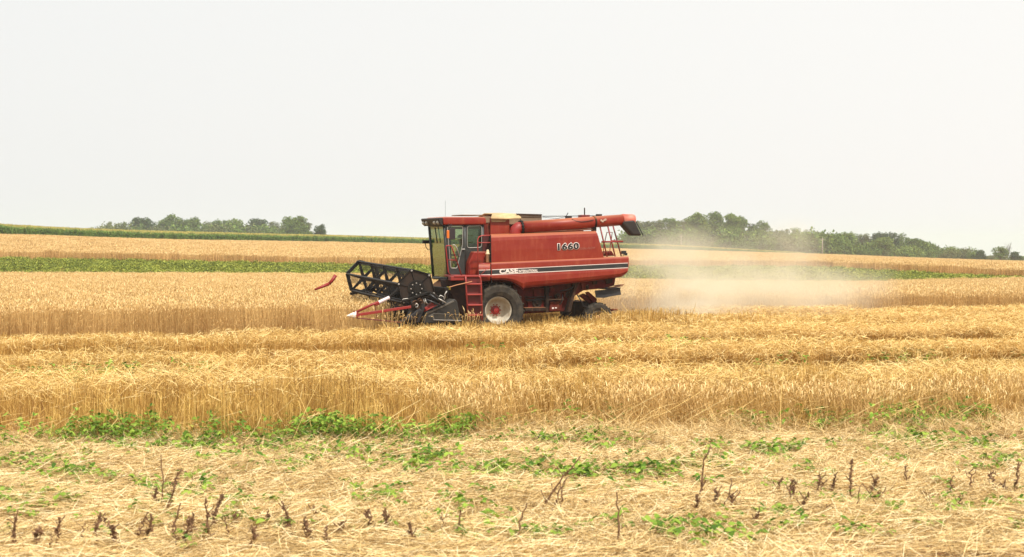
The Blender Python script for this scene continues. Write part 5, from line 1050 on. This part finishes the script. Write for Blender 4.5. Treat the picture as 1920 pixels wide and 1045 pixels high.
# ------------------------------------------------------------------ dead weed stalks standing in the foreground straw
dead_m = mat('dead_stem', lin(124, 90, 60), .9, noise=1, nscale=30, ncol=lin(74, 52, 36))
GD = 'dead brown weed stalks in the foreground'
def stalk(bx, by, hpx, lean, kind, label, bend=0):
    """bx,by: photo position of the root; hpx: height there"""
    Yd = 2.53 * FP / (by - 455); Yd = min(Yd, 16); X = (bx - 960) / FP * Yd; z0 = float(terrain(X, Yd)); h = hpx * Yd / FP * (1.0 if hpx > 50 else 1.1); bend = bend or random.Random(int(bx)).gauss(0, .14); ln = lean * Yd / FP
    mb = MB(); rnd = random.Random(int(bx * 7 + by)); n = 9; pts = []
    for i in range(n):
        t = i / (n - 1); pts.append(Vector((ln * t + bend * h * t * t + rnd.gauss(0, .009) , rnd.gauss(0, .008), h * t * (1 if kind != 'hook' or t < .8 else 1 - (t - .8) * .6))))
    if kind == 'hook': pts[-1] += Vector((.035, 0, -.04)); pts[-2] += Vector((.012, 0, 0))
    rs = rnd.uniform(.7, 1.15); mb.tube(pts, .0105 * rs, 6, r1=.005 * rs)
    if kind in ('tuft', 'hook', 'seed'):          # withered pods and leaves clinging to the stem
        for _ in range(70 if kind == 'seed' else 34):
            t = rnd.uniform(.35, 1) if kind == 'hook' else rnd.uniform(.02, 1); p = pts[int(t * (n - 1))].lerp(pts[min(n - 1, int(t * (n - 1)) + 1)], rnd.random()); d = Vector((rnd.gauss(0, .7), rnd.gauss(0, .7), rnd.gauss(.3, 1))).normalized(); l = rnd.uniform(.012, .045) * (1.2 if by > 1000 else 1)
            u = d.orthogonal() * rnd.uniform(.003, .009); mb.face([p - u, p + d * l * .5 + u * 1.4, p + d * l, p + d * l * .5 - u])
        for _ in range(rnd.randint(1, 3)):
            p = pts[rnd.randint(0, n - 3)]; s = rnd.choice((-1, 1)); e = p + Vector((s * rnd.uniform(.02, .06), 0, rnd.uniform(.02, .08))); mb.tube([p, e, e + Vector((s * .01, 0, rnd.uniform(-.02, .04)))], .0045, 4)
    if kind == 'fork':
        for s, t0 in ((1, .35), (-1, .55), (1, .7)):
            p = pts[int(t0 * (n - 1))]; mb.tube([p, p + Vector((s * h * .16, 0, h * .12)), p + Vector((s * h * .2, .01, h * .34))], .004, 5)
    if kind == 'arch':
        p = pts[-1]; mb.tube([p, p + Vector((h * .3, 0, -h * .4)), p + Vector((h * .62, .02, -h * .95))], .005, 5)
    if kind == 'twig':
        for i in range(3): p = pts[2 + i * 2]; mb.tube([p, p + Vector((rnd.choice((-1, 1)) * .05, 0, .035))], .003, 4)
    o = mb.done('dead_stalk', dead_m, None); o.location = (X, Yd, z0 + .06)
    tag(o, label, 'dead stalk', GD)
for a in [(62, 1046, 30, 3, 'seed', 'small dark seedy stub between the two left bottom stalks'), (150, 1030, 26, 2, 'twig', 'thin short dead stub just left of the hooked stalk'), (214, 1046, 36, -6, 'seed', 'dark ragged stub at the bottom edge under the crossed stalks left side'),
          (345, 1046, 44, 5, 'seed', 'broad ragged dead stub at the bottom edge right of the crossed stalks'), (470, 1046, 30, 2, 'tuft', 'ragged dead stub at the bottom edge left of the tilted stalk'), (612, 1046, 30, -4, 'tuft', 'dark stub at the very bottom below the seed cluster'),
          (770, 1040, 34, 4, 'tuft', 'knobbly dead stub right of the grey-brown bushy tuft'), (1420, 1000, 26, 3, 'tuft', 'lone small dead tuft low and left of the right-hand group'), (1745, 960, 22, -3, 'twig', 'thin dry twig below the spiky dead stalk'), (1800, 972, 26, 5, 'fork', 'small forked dry twig low at the right side'),
          (22, 1042, 52, -4, 'tuft', 'thick shaggy dead stalk at the bottom left corner'), (103, 1045, 48, -2, 'tuft', 'dark dead stalk second from the left bottom corner'),
          (178, 1040, 60, -10, 'hook', 'hooked brown dead stalk right of the bottom left pair'), (90, 1052, 25, 2, 'twig', 'very short dead stub at the left bottom edge'),
          (255, 1040, 46, 6, 'tuft', 'shaggy short dead stalk under the long crossed ones'), (270, 1035, 38, 10, 'seed', 'bushy dark seed-covered stub beside the crossed stalks'),
          (297, 970, 104, 24, 'twig', 'tall thin straight dead stalk left of the curved one'), (300, 985, 105, 52, 'hook', 'tall dead stalk curving right with a drooping dark tip'),
          (288, 965, 30, 0, 'seed', 'short dark stub at the foot of the crossed stalks'), (322, 1026, 62, 4, 'twig', 'thin dead stalk leaning slightly right of the crossed pair'),
          (328, 1045, 40, 2, 'twig', 'low thin dead stub below the leaning stalk'), (356, 1020, 36, 4, 'tuft', 'short knobbly dead stub left of the twin pair'),
          (390, 1028, 70, -4, 'tuft', 'left of the twin tall dead stalks at lower left'), (399, 1008, 60, 0, 'seed', 'right thicker one of the twin dead stalks at lower left'),
          (425, 1028, 36, -3, 'twig', 'thin short dead stub right of the twin stalks'), (438, 1002, 20, 0, 'tuft', 'tiny dead stub beside the thin one'), (500, 1006, 22, -1, 'tuft', 'small spiky dead tuft left of the tilted stalk'),
          (542, 1018, 54, -9, 'seed', 'thick dead stalk tilted left at lower middle left'), (577, 1036, 36, -2, 'seed', 'stubby black-brown seed head low in the straw'),
          (588, 994, 22, 0, 'tuft', 'tiny dark stub above the black-brown seed head'), (633, 1024, 22, 0, 'seed', 'small dark seed cluster right of the black-brown one'),
          (691, 1016, 42, -5, 'hook', 'flat-topped dead stalk at bottom centre left'), (722, 1010, 30, 2, 'seed', 'grey-brown bushy tuft right of the flat-topped stalk'),
          (832, 1016, 32, -4, 'fork', 'thin forked dead twig at bottom centre'), (858, 1026, 46, 7, 'twig', 'slender dark dead stalk right of the forked twig'),
          (970, 1036, 72, 7, 'twig', 'straight paired dead stem right of bottom centre'), (1015, 968, 100, 66, 'tuft', 'long leaning dead branch rising right near bottom centre'),
          (1037, 972, 62, 14, 'fork', 'forked dead stem propping the long leaning branch'), (1053, 970, 52, -1, 'twig', 'short dead prop right of the forked stem'),
          (1160, 1040, 96, 6, 'twig', 'pale thin dry stem standing alone at lower centre right'), (1313, 956, 108, -3, 'tuft', 'tallest upright dead stalk right of centre'),
          (1310, 976, 28, -6, 'seed', 'short thick stub at the foot of the tallest stalk'), (1346, 970, 36, 1, 'seed', 'thick dark stub left one of the close trio'),
          (1354, 972, 60, 26, 'twig', 'slanting thin stem in the close trio'), (1376, 972, 30, -2, 'hook', 'hooked dark stub right one of the close trio'),
          (1458, 936, 26, 7, 'tuft', 'small dead tuft leaning right at right lower field'), (1482, 952, 42, 2, 'hook', 'curled dark dead stalk beside the leaning tuft'),
          (1489, 950, 24, 1, 'tuft', 'short mate right of the curled dark stalk'), (1507, 976, 32, 5, 'seed', 'brown dead stub below and right of the curled stalk'),
          (1534, 936, 36, 8, 'tuft', 'ragged upright dead stalk left of the bushy headed one'), (1542, 930, 26, 2, 'tuft', 'small ragged dead stub just left of the bushy headed stalk'),
          (1564, 934, 30, -2, 'seed', 'twisted short dead stalk touching the bushy headed one'), (1551, 983, 20, 0, 'twig', 'tiny spiky stub low in the right straw'),
          (1598, 944, 70, -6, 'seed', 'bushy headed tall dead stalk at right'), (1603, 974, 52, 18, 'arch', 'bent dead stalk folded over like an arch'),
          (1636, 938, 30, 8, 'seed', 'conical dark dead tuft beneath the arch stalk top'), (1650, 950, 14, 0, 'hook', 'tiny curled stub right of the conical tuft'),
          (1704, 920, 32, -1, 'tuft', 'spiky dead stalk with a thin upright tip'), (1786, 936, 24, 2, 'tuft', 'low brown stub between spiky and forked stalks'),
          (1824, 930, 40, 2, 'fork', 'forked dead stalk near the right side'), (1856, 922, 28, 4, 'hook', 'curling thin dead stalk right of the forked one'),
          (1866, 926, 20, 0, 'tuft', 'small stub right of the curling thin stalk'), (1889, 934, 16, 0, 'tuft', 'tiny dark stub left of the thick edge stalk'),
          (1908, 936, 58, 3, 'seed', 'thick dark dead stalk at the right picture edge')]:
    stalk(*a)
# red-brown clods on the bare corner
def clod_patch():
    g = bmesh.new(); rr = random.Random(5)
    for _ in range(260):
        px = rr.gauss(1850, 70); py = rr.uniform(1012, 1050); Yd = 2.5 * FP / (py - 455); X = (px - 960) / FP * Yd; s = rr.uniform(.008, .03)
        m = Matrix.Translation((X, Yd, float(terrain(X, Yd)) + s * .4)) @ Euler((rr.random() * 3, rr.random() * 3, 0)).to_matrix().to_4x4() @ Matrix.Diagonal((s, s * rr.uniform(.5, 1), s * .6, 1))
        bmesh.ops.create_icosphere(g, subdivisions=1, radius=1, matrix=m)
    me = bpy.data.meshes.new('soil_clods'); g.to_mesh(me); g.free(); me.materials.append(mat('red_soil', lin(128, 74, 54), .95, noise=1, nscale=20, ncol=lin(84, 50, 40)))
    o = bpy.data.objects.new('soil_clods', me); SC.collection.objects.link(o); tag(o, 'reddish-brown crumbs of bare soil in the bottom right corner', 'soil', None, 'stuff')
clod_patch()

# ------------------------------------------------------------------ chaff dust blowing behind the harvester
def dust():
    me = bpy.data.meshes.new('chaff_dust'); bm = bmesh.new(); bmesh.ops.create_cube(bm, size=1); bm.to_mesh(me); bm.free()
    o = bpy.data.objects.new('chaff_dust', me); SC.collection.objects.link(o); o.location = (14.0, 54.5, 1.9); o.scale = (24, 13, 6.4); o.rotation_euler = (0, 0, R(8))
    m = bpy.data.materials.new('chaff_dust'); m.use_nodes = True; t = m.node_tree; t.nodes.remove(t.nodes['Principled BSDF']); v = N(t, 'ShaderNodeVolumePrincipled')
    v.inputs['Color'].default_value = (.99, .93, .76, 1); v.inputs['Anisotropy'].default_value = 0
    c = N(t, 'ShaderNodeTexCoord'); geo = N(t, 'ShaderNodeNewGeometry'); nz = N(t, 'ShaderNodeTexNoise'); nz.inputs['Scale'].default_value = .45; nz.inputs['Detail'].default_value = 4; nz.inputs['Distortion'].default_value = .5
    t.links.new(geo.outputs['Position'], nz.inputs['Vector'])
    tot = None
    def blob(cx, cy, cz, sx, sy, sz, amp):
        mp_ = N(t, 'ShaderNodeVectorMath', operation='SUBTRACT'); mp_.inputs[1].default_value = (cx, cy, cz); dv = N(t, 'ShaderNodeVectorMath', operation='DIVIDE'); dv.inputs[1].default_value = (sx, sy, sz)
        ln = N(t, 'ShaderNodeVectorMath', operation='LENGTH'); mr = N(t, 'ShaderNodeMapRange', interpolation_type='SMOOTHERSTEP'); mr.inputs['From Min'].default_value = 1; mr.inputs['From Max'].default_value = 0; mr.inputs['To Min'].default_value = 0; mr.inputs['To Max'].default_value = amp
        t.links.new(geo.outputs['Position'], mp_.inputs[0]); t.links.new(mp_.outputs[0], dv.inputs[0]); t.links.new(dv.outputs[0], ln.inputs[0]); t.links.new(ln.outputs['Value'], mr.inputs['Value']); return mr.outputs[0]
    outs = [blob(6.3, 50.6, .2, 2.8, 3.6, 2.0, .5), blob(6.0, 52, 1.0, 4.0, 4, 2.4, .2), blob(9.5, 54, .6, 5.5, 5, 2.1, .24), blob(7.5, 54, 1.9, 6.5, 5, 2.0, .06), blob(12.6, 55.5, .7, 4.6, 4.5, 1.9, .07), blob(10.9, 56, 2.5, 1.8, 2, 1.5, .16), blob(4.6, 50.6, .5, 2.2, 2, 1.7, .22), blob(6.8, 53, 2.0, 2.8, 3, 2.0, .10)]
    a = outs[0]
    for b in outs[1:]:
        ad = N(t, 'ShaderNodeMath', operation='ADD'); t.links.new(a, ad.inputs[0]); t.links.new(b, ad.inputs[1]); a = ad.outputs[0]
    mr = N(t, 'ShaderNodeMapRange'); mr.inputs['From Min'].default_value = .4; mr.inputs['From Max'].default_value = .64; mr.inputs['To Min'].default_value = .12; mr.inputs['To Max'].default_value = 2.3
    mu = N(t, 'ShaderNodeMath', operation='MULTIPLY'); t.links.new(nz.outputs[0], mr.inputs['Value']); t.links.new(mr.outputs[0], mu.inputs[0]); t.links.new(a, mu.inputs[1]); t.links.new(mu.outputs[0], v.inputs['Density'])
    t.links.new(v.outputs[0], t.nodes['Material Output'].inputs['Volume']); me.materials.append(m)
    tag(o, 'pale tan cloud of chaff dust drifting behind the harvester', 'dust', None, 'stuff')
dust()
# ------------------------------------------------------------------ summer haze
def haze():
    me = bpy.data.meshes.new('haze'); bm = bmesh.new(); bmesh.ops.create_cube(bm, size=1); bm.to_mesh(me); bm.free()
    o = bpy.data.objects.new('haze', me); SC.collection.objects.link(o); o.location = (0, 2700, -50); o.scale = (6400, 5900, 160)
    m = bpy.data.materials.new('haze'); m.use_nodes = True; t = m.node_tree; t.nodes.remove(t.nodes['Principled BSDF']); v = N(t, 'ShaderNodeVolumePrincipled')
    v.inputs['Color'].default_value = (.985, .985, .98, 1); v.inputs['Density'].default_value = .00026; v.inputs['Anisotropy'].default_value = 0
    t.links.new(v.outputs[0], t.nodes['Material Output'].inputs['Volume']); me.materials.append(m); tag(o, kind='stuff', label='pale summer haze hanging over the distant fields and woods', cat='haze')
haze()
